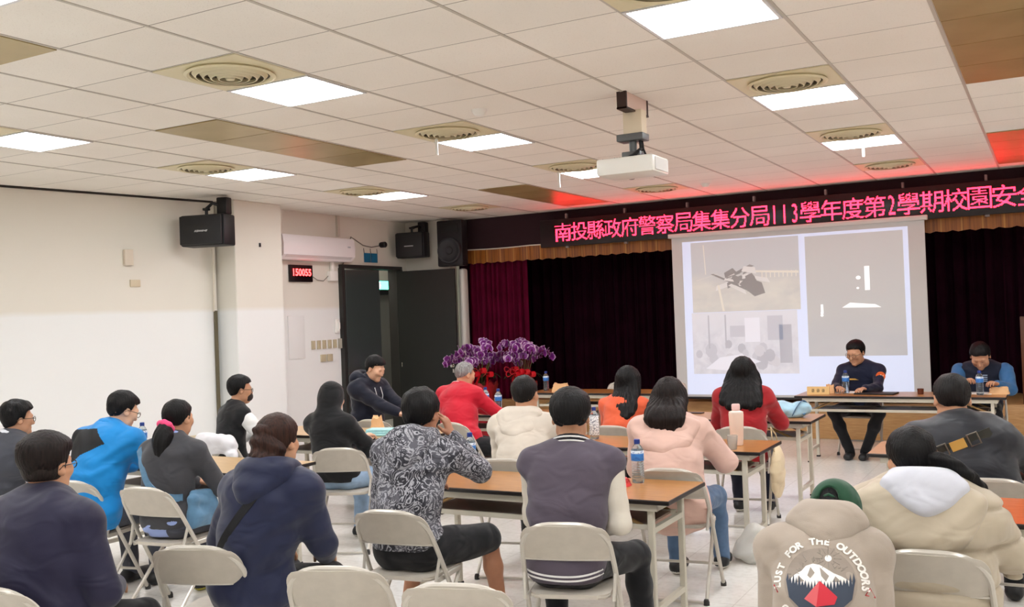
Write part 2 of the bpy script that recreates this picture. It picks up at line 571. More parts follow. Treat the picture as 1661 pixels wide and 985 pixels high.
gp = NT('gold_perforated', 0.35)
vec, x, y, z = gp.xyz()
v = gp.n('ShaderNodeTexVoronoi'); v.inputs['Scale'].default_value = 60; v.inputs['Randomness'].default_value = 0
gp.nt.links.new(vec, v.inputs['Vector'])
dots = gp.math('LESS_THAN', v.outputs['Distance'], .3)
gb_ = gp.mix(gp.step(gp.noise(vec, 2.2), .3, .7), lin((176, 156, 108)), lin((158, 138, 90)))
gp.color(gp.mix(gp.math('MULTIPLY', dots, .55), gb_, lin((74, 58, 28))))
gp.b.inputs['Metallic'].default_value = .3
pan0 = MB().box((0, 0, -.004), (.655, .592, .008)).build('ceiling_panel', gp.m, smooth=False)
first = True
for (i, js, t_) in ((-4, range(2, 6), 'of the strip nearest the white wall'),
                    (-3, range(-5, -1), 'of the strip at the rear'),
                    (-4, range(10, 14), 'of the strip by the sign\'s start'),
                    (4, range(-2, 6), 'of the long strip past the projector'),
                    (4, range(10, 14), 'of the red-lit strip at the sign\'s end'),
                    (5, range(2, 6), 'of the outermost strip past the projector'),
                    (5, range(10, 14), 'of the outermost red-lit strip')):
    for k, j in enumerate(js):
        o = pan0 if first else pan0.copy()
        if not first: C.objects.link(o)
        first = False
        x, y = cell(i, j)
        o.location = (x, y, H)
        put_props(o, 'gold perforated panel, ' + ['first', 'second', 'third', 'fourth', 'fifth', 'sixth', 'seventh', 'eighth'][k] + ' ' + t_ + ', counting stagewards', 'ceiling panel', 'gold perforated ceiling panels')
gd = mat('hatch_grey', (150, 142, 136), .5)
x, y = cell(-6, 12)
# small ceiling fittings
wpl = mat('white_plastic', (236, 234, 228), .35)
def small_fit(name, x, y, prof, label, cat, m=wpl):
    MB().lathe(prof, c=(0, 0, 0), seg=20).build(name, m, loc=(x, y, H), label=label, cat=cat)
small_fit('smoke_detector', GX - .58 * PX, GY + 3.59 * PY, [(0, -.045), (.03, -.045), (.045, -.03), (.055, -.012), (.058, 0)], 'round white smoke detector on the ceiling between projector and white wall', 'smoke detector')
small_fit('smoke_detector', GX - .61 * PX, GY + 12.59 * PY, [(0, -.045), (.03, -.045), (.045, -.03), (.055, -.012), (.058, 0)], 'round white smoke detector on the ceiling just before the sign', 'smoke detector')
for (a, b, l_) in ((-1.72, 4.6, 'thin white tube hanging by the diffuser over the second row'), (-1.95, 8.95, 'thin white tube hanging beside the light behind the projector'), (2.55, 9.2, 'thin white tube hanging in front of the light nearest the sign')):
    MB().lathe([(0, -.17), (.012, -.17), (.012, -.02), (.02, -.015), (.02, 0)], seg=12).build('hanging_tube', wpl, loc=(GX + a * PX, GY + b * PY, H), label=l_, cat='sprinkler')
# the message characters, read as dots from Blender's own built-in lettering
def dot_rows(ch):
    vs, fs = text_mesh(ch, 1.0, 0.0, 'LEFT')
    tree = BVHTree.FromPolygons(vs, fs)
    x0 = min(v.x for v in vs); x1 = max(v.x for v in vs)
    y0 = min(v.y for v in vs); y1 = max(v.y for v in vs)
    wide = 24
    if ch in '123':
        wide = 12
        mid = (x0 + x1) / 2
        x0, x1, y0, y1 = mid - .36, mid + .36, y0 - .03, y1 + .03
    down = Vector((0, 0, -1))
    rows = []
    for r in range(24):
        row = []
        for c in range(wide):
            hit = 0
            for dx in (.25, .5, .75):
                for dy in (.25, .5, .75):
                    p = Vector((x0 + (c + dx) / wide * (x1 - x0), y1 - (r + dy) / 24 * (y1 - y0), 1))
                    if tree.ray_cast(p, down)[0] is not None: hit += 1
            row.append(hit >= 5)
        rows.append(row)
    return rows
# ------------------------------------------------------------------ the red message sign
MESSAGE = '南投縣政府警察局集集分局113學年度第2學期校園安全'
blk = mat('black_plastic', (18, 18, 20), .45)
sroot = empty('message_sign', (-2.95, 12.78, 2.74), 0, 'long black sign with glowing red dot-matrix characters above the projection screen', 'sign')
sb = MB()
sb.box((0, 0, .19), (7.25, .09, .40), bev=.006)
sb.build('sign_housing', mat('sign_black', (20, 8, 12), .3), sroot)
leds = MB()
PIT = .0109
X = -6.33 + 2.95
r_ = PIT * .40
for ch in MESSAGE:
    rows_ = dot_rows(ch)
    W = len(rows_[0])
    for r in range(24):
        for c in range(W):
            if rows_[r][c]:
                cx = X + (c + .5) * PIT; cz = .325 - (r + .5) * PIT
                leds.bm.faces.new([leds.bm.verts.new((cx + dx * r_, -.0475, cz + dz * r_)) for dx, dz in ((-1, -1), (1, -1), (1, 1), (-1, 1))])
    X += W * PIT
lo = leds.build('lit_characters', mat('red_led', (255, 24, 44), .4, emit=SIGN_RED), sroot, smooth=False, label='glowing red characters')
for k in range(8):
    for zz, s_ in ((.43, (.03, .06, .07)), (-.02, (.05, .05, .03))):
        br = MB(); br.box((-3.2 + k * .92, -.01, zz), s_, bev=.004, seg=1)
        br.build('bracket', mat('bracket_grey', (120, 112, 110), .5), sroot)

# ------------------------------------------------------------------ projection screen with the slide
YS = 12.72
scr = empty('projection_screen', (-2.95, YS, .5), 0, 'large white projection screen showing a slide of three greyish photos', 'projection screen')
def P2(x, z, d=0.0): return (x + 2.93, -d, z - .5)
m_scr = mat('screen_white', (206, 205, 203), .75)
MB().box((.02, .012, 1.14), (3.22, .02, 2.2)).build('screen_fabric', m_scr, scr, smooth=False)
bb = MB(); bb.box((.02, .005, .035), (3.26, .035, .03), bev=.006); bb.build('bottom_bar', mat('bar_black', (30, 26, 28), .4), scr)
bb = MB(); bb.box((.02, .0, 2.25), (3.3, .07, .06), bev=.01); bb.build('top_case', mat('case_white', (210, 208, 204), .4), scr)
def lit(name, rgb, e):  # faint glow in the slide colours stands in for the projector's light
    return mat(name, rgb, .8, emit=e, spec=.1)
MB().face([P2(x, z, .0005) for x, z in ((-4.37, .58), (-1.49, .58), (-1.49, 2.66), (-4.37, 2.66))]).build('slide', lit('slide_white', (200, 208, 230), .14), scr, smooth=False, label='bluish white slide background')
def photo(name, rgbs, e, scale, stretch, seed):
    t = NT(name, .8)
    vec, x, y, z = t.xyz()
    n_ = t.noise(vec, scale, 5, stretch, .5)
    c = t.mix(t.step(n_, .3, .7), lin(rgbs[0]), lin(rgbs[1]))
    zz = t.step(z, rgbs[2][0], rgbs[2][1])
    c = t.mix(zz, c, lin(rgbs[3]))
    t.color(c); t.put(t.b.inputs['Emission Color'], c); t.b.inputs['Emission Strength'].default_value = e
    t.b.inputs['Specular IOR Level'].default_value = .1
    return t.m
def pic(name, x0, x1, z0, z1, m, label=None):
    return MB().face([P2(x, z, .0015) for x, z in ((x0, z0), (x1, z0), (x1, z1), (x0, z1))]).build(name, m, scr, smooth=False, label=label)
p1 = pic('picture', -4.25, -2.81, 1.69, 2.64, photo('photo_road', ((198, 195, 188), (186, 184, 181), (1.55, 1.75), (182, 182, 184)), .12, 3, (1, 1, 2), 1), 'grey photo of a wreck on a road')
p2 = pic('picture', -4.27, -2.86, .86, 1.685, photo('photo_meeting', ((204, 204, 210), (190, 190, 198), (.85, 1.1), (202, 202, 208)), .12, 7, (1, 1, 1), 2), 'faded photo of a seated meeting')
p3 = pic('picture', -2.73, -1.55, 1.08, 2.62, photo('photo_night', ((186, 185, 186), (180, 180, 183), (.8, 1.1), (186, 185, 184)), .10, 2.5, (1, 1, 1), 3), 'flat grey photo with a bright upright bar')
random.seed(5)
wk = MB()
for k in range(26):      # tangle of debris
    cx = -3.62 + random.gauss(0, .14); cz = 2.13 + random.gauss(0, .07)
    a = random.uniform(-.5, .5); l = random.uniform(.05, .16); h_ = random.uniform(.012, .04)
    wk.face([P2(cx + sx * l * math.cos(a) - sz * h_ * math.sin(a), cz + sx * l * math.sin(a) + sz * h_ * math.cos(a), .002 + k * 2e-5) for sx, sz in ((-1, -1), (1, -1), (.7, 1), (-.8, .8))], mi=0 if k % 3 else 1)
wk.face([P2(x, z, .0028) for x, z in ((-3.6, 2.05), (-3.4, 1.88), (-3.26, 1.92), (-3.3, 2.06), (-3.5, 2.14))], 0)
wk.build('wreck', [lit('wreck_dark', (152, 149, 148), .06), lit('wreck_pale', (206, 204, 202), .1)], p1, smooth=False)
gr = MB()
gr.face([P2(x, z, .002) for x, z in ((-3.42, 2.20), (-2.82, 2.16), (-2.82, 2.19), (-3.42, 2.225))])
for k in range(9):
    X0 = -3.3 + k * .055
    gr.face([P2(X0 + dx, z, .0022) for dx, z in ((0, 2.12), (.012, 2.12), (.012, 2.2), (0, 2.2))])
gr.build('guard_rail', lit('rail_pale', (208, 203, 192), .12), p1, smooth=False)
for (xa, za, xb, zb, wd) in ((-4.08, 2.6, -4.06, 2.2, .012), (-3.9, 2.05, -3.84, 1.7, .03), (-4.2, 2.12, -3.9, 2.2, .012)):
    gr = MB(); gr.face([P2(xa, za, .0024), P2(xb, zb, .0024), P2(xb + wd, zb, .0024), P2(xa + wd, za, .0024)])
    gr.build('pale_streak', lit('rail_pale', (208, 203, 192), .12), p1, smooth=False)
cr = MB()
for k in range(22):
    cx = random.uniform(-4.2, -2.95); cz = 1.28 - random.random() * .28
    rr = random.uniform(.035, .085)
    cr.face([P2(cx + rr * math.cos(a), cz + rr * 1.2 * math.sin(a), .002 + k * 3e-5) for a in [2 * PI * q / 9 for q in range(9)]], mi=k % 3)
for (x0, x1, z0, z1, mi) in ((-3.1, -2.94, 1.0, 1.5, 0), (-3.55, -3.35, 1.28, 1.6, 3), (-3.25, -3.05, 1.3, 1.62, 1), (-4.05, -4.03, 1.2, 1.65, 0), (-3.82, -3.80, 1.2, 1.65, 0), (-3.75, -3.55, 1.35, 1.5, 1)):
    cr.face([P2(x0, z0, .003), P2(x1, z0, .003), P2(x1, z1, .003), P2(x0, z1, .003)], mi)
cr.face([P2(x, z, .0032) for x, z in ((-4.1, .93), (-3.75, .9), (-3.35, 1.02), (-3.6, 1.12), (-3.9, 1.08))], 3)
cr.build('figures', [lit('crowd_a', (180, 180, 188), .09), lit('crowd_b', (188, 188, 196), .1), lit('crowd_c', (194, 193, 199), .11), lit('crowd_d', (210, 210, 218), .13)], p2, smooth=False)
nb = MB()
def rect(x0, x1, z0, z1): nb.face([P2(x0, z0, .003), P2(x1, z0, .003), P2(x1, z1, .003), P2(x0, z1, .003)])
rect(-2.015, -1.955, 1.9, 2.2)
for (cx, cz, rr) in ((-2.09, 2.06, .03), (-2.1, 1.93, .018), (-2.55, 1.6, .02), (-2.55, 1.63, .015)):
    nb.face([P2(cx + rr * math.cos(a), cz + rr * .8 * math.sin(a), .003) for a in [2 * PI * q / 10 for q in range(10)]])
rect(-2.56, -2.53, 1.62, 1.74)
nb.face([P2(x, z, .0027) for x, z in ((-2.3, 1.69), (-1.83, 1.68), (-1.9, 1.72), (-2.2, 1.75))])
nb.build('light_streak', lit('streak', (236, 234, 234), .2), p3, smooth=False)

# ------------------------------------------------------------------ loudspeakers
sp_m = mat('speaker_black', (17, 17, 19), .5)
gr_m = NT('speaker_grille', .55)
vec, x, y, z = gr_m.xyz()
gr_m.color(gr_m.mix(gr_m.noise(vec, 300, 2), lin((13, 13, 16)), lin((24, 24, 27))))
logo_m = mat('logo_pale', (196, 196, 198), .35, metal=.6)
def hung_speaker(loc, yaw, wd, ht, dp, label, logo, arm):
    root = empty('loudspeaker', loc, yaw, label, 'loudspeaker', 'wall hung loudspeakers')
    MB().box((0, .02, ht / 2), (wd, dp - .04, ht), bev=.02).build('cabinet', sp_m, root)
    g_ = MB(); g_.box((0, -dp / 2 + .01, ht / 2), (wd - .03, .03, ht - .03), bev=.012)
    g = g_.build('grille', gr_m.m, root)
    lb = MB()
    if logo == 'script':     # slanted silver lettering, too small to read
        for k, (a, h) in enumerate(((0, .9), (.16, 1.1), (.3, .8), (.44, .75), (.58, .9), (.74, .6), (.86, 1.0))):
            x0 = -.075 + a * .16
            lb.prism([(x0, -.011 * h), (x0 + .022, -.011 * h), (x0 + .034, .011 * h), (x0 + .013, .011 * h)], 0, .002, M=Matrix.Translation((0, -dp / 2 - .005, ht * .47)) @ Matrix.Rotation(PI / 2, 4, 'X'))
    else:
        lb.box((0, -dp / 2 - .006, ht * .45), (.15, .003, .014))
    lb.build('logo', logo_m, g)
    a_ = MB()
    pts = [Vector(p) for p in arm]
    a_.tube([(0, 0, ht - .01), (0, 0, ht + .06)], .018, 10)
    a_.box((0, 0, ht + .07), (.07, .06, .03), bev=.006)
    a_.tube([(0, 0, ht + .075)] + pts, .02, 8)
    a_.box(pts[-1], (.13, .13, .2), bev=.015)
    a_.build('wall_bracket', sp_m, root)
    return root
hung_speaker((-8.52, 8.1, 2.68), R(16), .56, .36, .30, 'black hung loudspeaker with silver script on the plain white wall by the pillar', 'script', [(.06, .03, .5), (.16, .12, .47)])
hung_speaker((-8.57, 12.3, 2.69), R(10), .48, .39, .26, 'black hung loudspeaker over the open double door', 'line', [(.06, .1, .49), (.1, .2, .46)])
# big round-coned stage loudspeaker
rt = empty('stage_loudspeaker', (-7.99, 12.52, 2.52), R(6), 'tall black loudspeaker with one large round cone at the stage corner', 'loudspeaker')
MB().box((0, .02, .365), (.43, .2, .70), bev=.02).build('cabinet', mat('cabinet_dark', (22, 19, 24), .55), rt)
cn = MB()
cn.lathe([(0, .02), (.05, .022), (.06, .008), (.11, .006), (.16, .026), (.17, .034), (.19, .034), (.2, .02), (.205, 0)], seg=40, c=(0, -.085, .25), M=rotXY('X', PI / 2))
cn.build('cone', mat('cone_grey', (44, 44, 48), .5), rt)
hn = MB(); hn.box((0, -.085, .60), (.32, .02, .14), bev=.01); hn.build('horn', mat('horn_black', (12, 12, 14), .6), rt)
# bracket strap to the wall behind
MB().box((0, .15, .4), (.2, .08, .3), bev=.005).build('mount', sp_m, rt)

# ------------------------------------------------------------------ air conditioner, clock and small wall fittings
ac = empty('air_conditioner', (XREC, 10.3, 2.60), R(90), 'white split air conditioner high on the recess wall above the red clock', 'air conditioner')
acm = mat('ac_white', (228, 222, 222), .3)
a_ = MB()
pf = [(0, 0), (-.16, .0), (-.225, .06), (-.235, .2), (-.22, .3), (-.2, .325), (0, .325)]
a_.prism([(-y_, z_) for y_, z_ in pf][::-1], -.74, .74, M=Matrix(((0, 0, 1, 0), (-1, 0, 0, 0), (0, 1, 0, 0), (0, 0, 0, 1))))
a_.build('casing', acm, ac)
MB().box((0, -.19, .035), (1.36, .09, .012), rot=rotXY('X', R(-38))).build('louvre', mat('ac_louvre', (206, 200, 200), .4), ac)
MB().box((.6, -.237, .2), (.06, .004, .02)).build('logo', mat('logo_grey', (176, 174, 178), .4), ac)
ck = empty('wall_clock', (XREC, 10.11, 2.31), R(90), 'small black digital clock with red digits under the air conditioner', 'clock')
MB().box((0, -.02, .115), (.45, .04, .23), bev=.006).build('clock_case', mat('clock_black', (20, 8, 10), .3), ck)
red2 = mat('red_digit', (255, 40, 40), .4, emit=5)
dg_ = MB()
M4 = Matrix.Translation((0, -.0415, .085)) @ Matrix.Rotation(PI / 2, 4, 'X')
text_into(dg_, '15', M4 @ Matrix.Translation((-.13, 0, 0)), .13, .004)
text_into(dg_, '55', M4 @ Matrix.Translation((.13, 0, 0)), .13, .004)
text_into(dg_, '00', M4 @ Matrix.Translation((0, 0, 0)), .13, .004)
dg_.build('digits', red2, ck, smooth=False)
def fit(name, loc, yaw, size, m, label, cat, bev=.006, detail=None):
    mb = MB(); mb.box((0, -size[1] / 2, size[2] / 2), size, bev=bev)
    if detail: detail(mb)
    return mb.build(name, m, loc=loc, yaw=yaw, label=label, cat=cat)
beige = mat('beige_plastic', (206, 192, 164), .45)
wall_yaw = math.atan2(8.54 - YB, -8.86 + 10.98)
def wl_pt(y): return -8.86 - (8.54 - y) * (2.12 / 11.54)
fit('wall_sensor', (wl_pt(7.42), 7.42, 2.47), wall_yaw, (.1, .05, .18), mat('sensor_cream', (214, 202, 184), .5), 'upright cream sensor box high on the plain wall', 'sensor')
fit('wall_outlet', (wl_pt(7.5), 7.5, 2.23), wall_yaw, (.12, .02, .08), beige, 'small beige socket plate below the cream sensor box', 'outlet', .003)
fit('wall_outlet', (wl_pt(8.15), 8.15, .38), wall_yaw, (.12, .02, .09), beige, 'low beige socket plate near the pillar base behind the ponytail woman', 'outlet', .003)
for k in range(5):
    o = fit('light_switch', (XREC, 10.33 + k * .115, 1.38), R(90), (.07, .02, .12), mat('switch_beige', (186, 174, 146), .45), 'narrow beige switch plate, ' + ['first', 'second', 'third', 'fourth', 'fifth'][k] + ' of the row from the clock side', 'light switch', .003,
            lambda mb: mb.box((0, -.024, .06), (.03, .012, .06), bev=.003))
    o['group'] = 'switch plates beside the door'
o = fit('light_switch', (XREC, 10.9, 1.37), R(90), (.07, .03, .14), mat('switch_grey', (166, 160, 146), .45), 'larger grey switch box ending the row beside the door', 'light switch', .004)
for k in range(2):
    fit('light_switch', (XREC, 10.53 + k * .14, 1.2), R(90), (.11, .02, .1), MATS['switch_beige'], ['square beige socket plate under the switch row, clock side', 'square beige socket plate under the switch row, door side'][k], 'outlet', .003)
ph = MB(); ph.box((0, -.02, .11), (.08, .04, .2), bev=.012); ph.tube([(.0, -.045, .04), (.0, -.06, .08), (.0, -.06, .15), (0, -.045, .19)], .013, 8)
ph.build('intercom', wpl, loc=(XREC, 10.84, 1.58), yaw=R(90), label='white intercom handset on the wall above the switch row', cat='intercom')
fit('junction_box', (XREC, 10.76, 2.33), R(90), (.16, .07, .14), wpl, 'white cable box on the wall below the air conditioner end', 'junction box', .008,
    lambda mb: mb.box((0, -.03, .2), (.05, .04, .16), bev=.004))
cv = MB()
pts = [(0, .0, 0), (.0, .02, -.03), (.02, .18, -.06), (.03, .36, -.0), (.04, .42, .06)]
fit('electrical_panel', (XREC, 10.0, 1.27), R(90), (.32, .012, .58), mat('panel_white', (226, 226, 224), .5), 'flush white access panel on the wall under the clock', 'wall panel', .002)
cam_o = empty('security_camera', (XREC, 11.93, 2.86), R(90), 'tiny black camera high on the wall over the double door', 'camera')
MB().box((0, -.012, .03), (.06, .024, .06), bev=.004).build('mount', wpl, cam_o)
c_ = MB(); c_.lathe([(0, 0), (.04, 0), (.045, .02), (.045, .09), (.036, .1), (.03, .095), (0, .09)], c=(0, -.02, .035), M=rotXY('X', PI / 2)); c_.build('camera_body', blk, cam_o)
cb_ = MB()
cb_.tube([(XREC + .02, 10.95, 2.5), (XREC + .02, 11.05, 2.62), (XREC + .02, 11.17, 2.86), (XREC + .02, 11.22, 2.98), (XREC + .02, 11.3, 2.95), (XREC + .02, 11.5, 2.87), (XREC + .02, 11.7, 2.85), (XREC + .02, 11.9, 2.88)], .008, 6)
cb_.build('cable', mat('cable_grey', (128, 122, 112), .6), label='grey cable looping from the tiny camera down past the air conditioner', cat='cable')
cb_ = MB(); cb_.tube([(XREC + .012, 10.33, 2.4), (XREC + .02, 10.45, 2.34), (XREC + .02, 10.58, 2.33), (XREC + .02, 10.68, 2.4)], .006, 6)
cb_.build('cable', MATS['cable_grey'], label='thin grey cable running from the red clock to the white cable box', cat='cable')
cb_ = MB(); cb_.box((XREC + .02, 10.93, 3.12), (.04, .05, .3)); cb_.build('duct_and_gap_strip', mat('duct_white', (206, 198, 184), .5), label='white cable duct rising from the air conditioner to the ceiling', cat='cable duct', smooth=False)
cb_ = MB(); cb_.tube([(-8.78, 8.42, 2.68), (-8.8, 8.45, 2.5), (-8.83, 8.47, 2.2), (-8.85, 8.48, 1.93)], .01, 6)
cb_.build('cable', mat('cable_white', (214, 206, 190), .6), label='white cable hanging from the loudspeaker on the plain wall', cat='cable')
cb_ = MB(); cb_.box((-8.845, 8.5, .97), (.03, .04, 1.94), bev=.004); cb_.build('duct_and_gap_strip', mat('gap_shade_dark', (96, 88, 66), .6), label='dark strip as gap shade in the corner between plain wall and pillar', cat='cable duct')  # dark strip stands in for the shaded gap line of the corner
hk = MB(); hk.box((.004, 0, 0), (.012, .03, .05), bev=.003); hk.build('hook', blk, loc=(-8.57, 9.0, 2.74), label='tiny dark hook on the pillar face', cat='hook')
# blue plaques on strings
pq = empty('door_plaque', (XREC, 11.69, 2.62), R(90), 'pair of small blue hanging plaques above the door', 'sign')
for s in (-1, 1):
    MB().box((s * .085, -.012, .07), (.15, .012, .14), bev=.003).build('plaque', mat('plaque_blue', (24, 104, 142), .4), pq)
st_ = MB()
for s in (-1, 0, 1):
    st_.tube([(s * .16, -.012, .14), (s * .16, -.004, .21)], .004, 6)
st_.build('string', blk, pq)
# green exit sign in the corridor
ex = empty('exit_sign', (-10.2, 13.62, 2.27), R(90), 'lit green exit sign in the corridor beyond the open door', 'exit sign')
MB().box((0, -.03, .085), (.5, .05, .17), bev=.006).build('sign_box', mat('exit_frame', (90, 120, 112), .4), ex)
eg = MB(); eg.box((0, -.056, .085), (.46, .004, .145)); eg.build('lit_face', mat('exit_green', (70, 226, 190), .4, emit=2.2), ex, smooth=False)
eg = MB()
eg.ball((-.1, -.06, .125), .014, seg=8)
for pts in ([(-.1, -.06, .11), (-.11, -.06, .075), (-.09, -.06, .05), (-.1, -.06, .025)], [(-.11, -.06, .075), (-.13, -.06, .05), (-.15, -.06, .045)], [(-.1, -.06, .105), (-.08, -.06, .09), (-.07, -.06, .075)]):
    eg.tube(pts, .008, 6)
eg.build('running_figure', mat('exit_white', (236, 255, 250), .4, emit=2.2), ex)

# ------------------------------------------------------------------ projector on its ceiling mount
pj = empty('projector', (-2.55, 6.45, H), 0, 'white projector on a ceiling mount over the middle tables', 'projector')
fb = MB()
for (c, s) in (((0, -.2, -.06), (.07, .02, .12)), ((0, .2, -.06), (.07, .02, .12)), ((0, 0, -.115), (.075, .42, .012))):
    fb.box(c, s)
fb.build('mount_frame', mat('mount_brown', (52, 30, 24), .5), pj, smooth=False)
MB().box((0, 0, -.055), (.06, .38, .108)).build('mount_board', mat('mount_pink', (222, 196, 184), .6), pj, smooth=False)
MB().box((.01, .0, -.2), (.14, .1, .19), bev=.004).build('drop_box', mat('mount_cream', (222, 206, 180), .6), pj)
gm = mat('mount_grey', (96, 98, 98), .45, metal=.3)
ar = MB(); ar.box((-.01, 0, -.295), (.2, .13, .05), bev=.006); ar.tube([(-.01, 0, -.31), (-.01, 0, -.42)], .028, 12); ar.box((-.01, 0, -.42), (.14, .1, .05), bev=.006)
ar.build('mount_arm', gm, pj)
pb = MB(); pb.box((-.02, 0, -.505), (.43, .32, .12), bev=.018)
for s in (-1, 1):
    for k in range(5): pb.box((-.02 + s * .217, -.06 + k * .03, -.5), (.004, .018, .07))
pb.build('projector_body', mat('projector_white', (226, 224, 216), .35), pj)
MB().box((.197, 0, -.505), (.006, .25, .085)).build('vent_panel', mat('vent_white', (196, 194, 188), .5), pj)
ln = MB(); ln.lathe([(.055, 0), (.06, .02), (.045, .022), (.04, .006), (0, .003)], c=(-.1, .16, -.505), M=rotXY('X', -PI / 2), seg=24); ln.build('lens', blk, pj)
kb = MB()
for (a, b) in ((.05, .02), (.03, -.04), (.07, -.02), (-.06, .02)):
    kb.tube([(.04, .0, -.3), (.06, b, -.38), (a * .6, b - .05, -.43), (a - .1, -.1, -.46), (a - .14, -.12, -.445)], .007, 6)
kb.tube([(.05, .02, -.29), (.06, .02, -.38), (.1, -.02, -.45)], .007, 6)
kb.build('cables', blk, pj)
# ------------------------------------------------------------------ folding tables
tw = NT('table_wood', 0.28)
vec, x, y, z = tw.xyz()
nn = tw.noise(vec, 5, 6, (1.2, 14, 14), .8)
c1 = tw.mix(tw.step(nn, .3, .7), lin((176, 124, 68)), lin((150, 98, 48)))
tw.color(c1)
tw2 = NT('table_wood_pale', 0.28)
vec, x, y, z = tw2.xyz()
nn = tw2.noise(vec, 5, 6, (1.2, 14, 14), .8)
tw2.color(tw2.mix(tw2.step(nn, .3, .7), lin((208, 176, 132)), lin((188, 154, 110))))
tw3 = NT('table_wood_orange', 0.25)
vec, x, y, z = tw3.xyz()
nn = tw3.noise(vec, 5, 6, (1.2, 14, 14), .8)
tw3.color(tw3.mix(tw3.step(nn, .3, .7), lin((204, 104, 56)), lin((184, 86, 40))))
edge_m = mat('table_edge', (26, 20, 18), .4)
steel_p = mat('table_steel', (206, 200, 184), .4)
shelf_m = mat('table_shelf', (150, 130, 116), .55)
brass = mat('brass_rod', (160, 128, 84), .35, metal=.6)
def make_table(L=1.8, D=.62, wood=None):
    root = empty('folding_table')
    tp = MB()
    tp.box((0, 0, .7275), (L, D, .025), bev=.006, mi=1)
    tp.box((0, 0, .7385), (L - .012, D - .012, .004), mi=0)
    tp.build('tabletop', [wood or tw.m, edge_m], root, smooth=False)
    a = MB()
    for s in (-1, 1):
        a.box((0, s * (D / 2 - .045), .695), (L - .16, .025, .04))
        a.box((s * (L / 2 - .095), 0, .695), (.03, D - .07, .04))
    a.build('apron_rail', steel_p, root, smooth=False)
    sh = MB()
    sh.box((0, .0, .575), (L - .36, D - .22, .012))
    sh.build('undershelf', shelf_m, root, smooth=False)
    for s in (-1, 1):
        sr = MB(); sr.box((0, s * (D / 2 - .1), .575), (L - .3, .02, .028)); sr.build('shelf_rail', steel_p, root, smooth=False)
    for s in (-1, 1):
        X = s * (L / 2 - .13)
        for t_ in (-1, 1):
            l = MB(); l.box((X, t_ * (D / 2 - .075), .34), (.034, .034, .67), bev=.004, seg=1)
            l.box((X, t_ * (D / 2 - .075), .008), (.042, .042, .016), bev=.003, seg=1, mi=1)
            l.build('leg', [steel_p, blk], root)
        for zc in (.13, .56):
            c = MB(); c.box((X, 0, zc), (.028, D - .16, .03)); c.build('cross_bar', steel_p, root, smooth=False)
        for t_ in (-1, 1):
            b = MB(); b.tube([(X - s * .01, t_ * (D / 2 - .1), .56), (X - s * .3, t_ * (D / 2 - .1), .685)], .011, 6)
            b.build('fold_brace', brass, root)
    return root
tab_mid = make_table()
tab_pale = make_table(wood=tw2.m)
tab_or = make_table(wood=tw3.m)
tab_head = make_table(2.1, .6)
def place(o, x, y, yaw=0.0, z=0.0, **p):
    o.location = (x, y, z); o.rotation_euler = (0, 0, yaw); put_props(o, **p); return o
G_T = 'folding tables with brown tops'
place(tab_mid, -2.7, 5.15, label='brown folding table in front of the varsity jacket man and the patterned jacket youth', cat='table', group=G_T)
place(copy_tree(tab_mid), -2.7, 6.97, label='brown folding table carrying the pale pink tumbler, in front of the pink hooded coat', cat='table', group=G_T)
place(copy_tree(tab_mid), -2.75, 8.83, label='brown folding table carrying the crumpled light blue bag', cat='table', group=G_T)
place(copy_tree(tab_mid), -5.02, 8.83, label='brown folding table with two bottles, where the man in red leans', cat='table', group=G_T)
place(tab_pale, -5.62, 5.15, label='pale folding table in front of the ponytail woman and the blue jacket', cat='table', group=G_T)
place(copy_tree(tab_pale), -5.6, 7.0, label='pale folding table with a folded aqua cloth, in front of the black hoodie', cat='table', group=G_T)
place(tab_or, -.2, 5.15, label='orange-toned folding table in front of the beige puffer jacket', cat='table', group=G_T)
place(copy_tree(tab_mid), -.22, 7.1, label='brown folding table in front of the man in the black jacket', cat='table', group=G_T)
place(tab_head, -1.49, 11.2, label='top table below the projection screen where the uniformed man writes', cat='table', group=G_T)
place(copy_tree(tab_mid), -5.1, 11.35, label='empty-seated top table with one bottle and a paper bag before the stage', cat='table', group=G_T)

# ------------------------------------------------------------------ folding chairs
ch_m = mat('chair_beige', (188, 180, 168), .38, noise=.05, nscale=20)
ch_t = mat('chair_tube', (198, 192, 182), .3, metal=.25)
rub = mat('rubber', (50, 48, 46), .7)
def round_poly(pts, r, n=6):
    out = []
    m = len(pts)
    for i in range(m):
        p0, p1, p2 = Vector(pts[i - 1]), Vector(pts[i]), Vector(pts[(i + 1) % m])
        rr = r[i] if hasattr(r, '__len__') else r
        if rr <= 0: out.append(tuple(p1)); continue
        a = (p0 - p1).normalized(); b = (p2 - p1).normalized()
        rr = min(rr, (p0 - p1).length * .48, (p2 - p1).length * .48)
        s, e = p1 + a * rr, p1 + b * rr
        for k in range(n + 1):
            t = k / n
            out.append(tuple(s * (1 - t) ** 2 + p1 * 2 * t * (1 - t) + e * t ** 2))
    return out
def back_y(z): return .22 - .58 * z
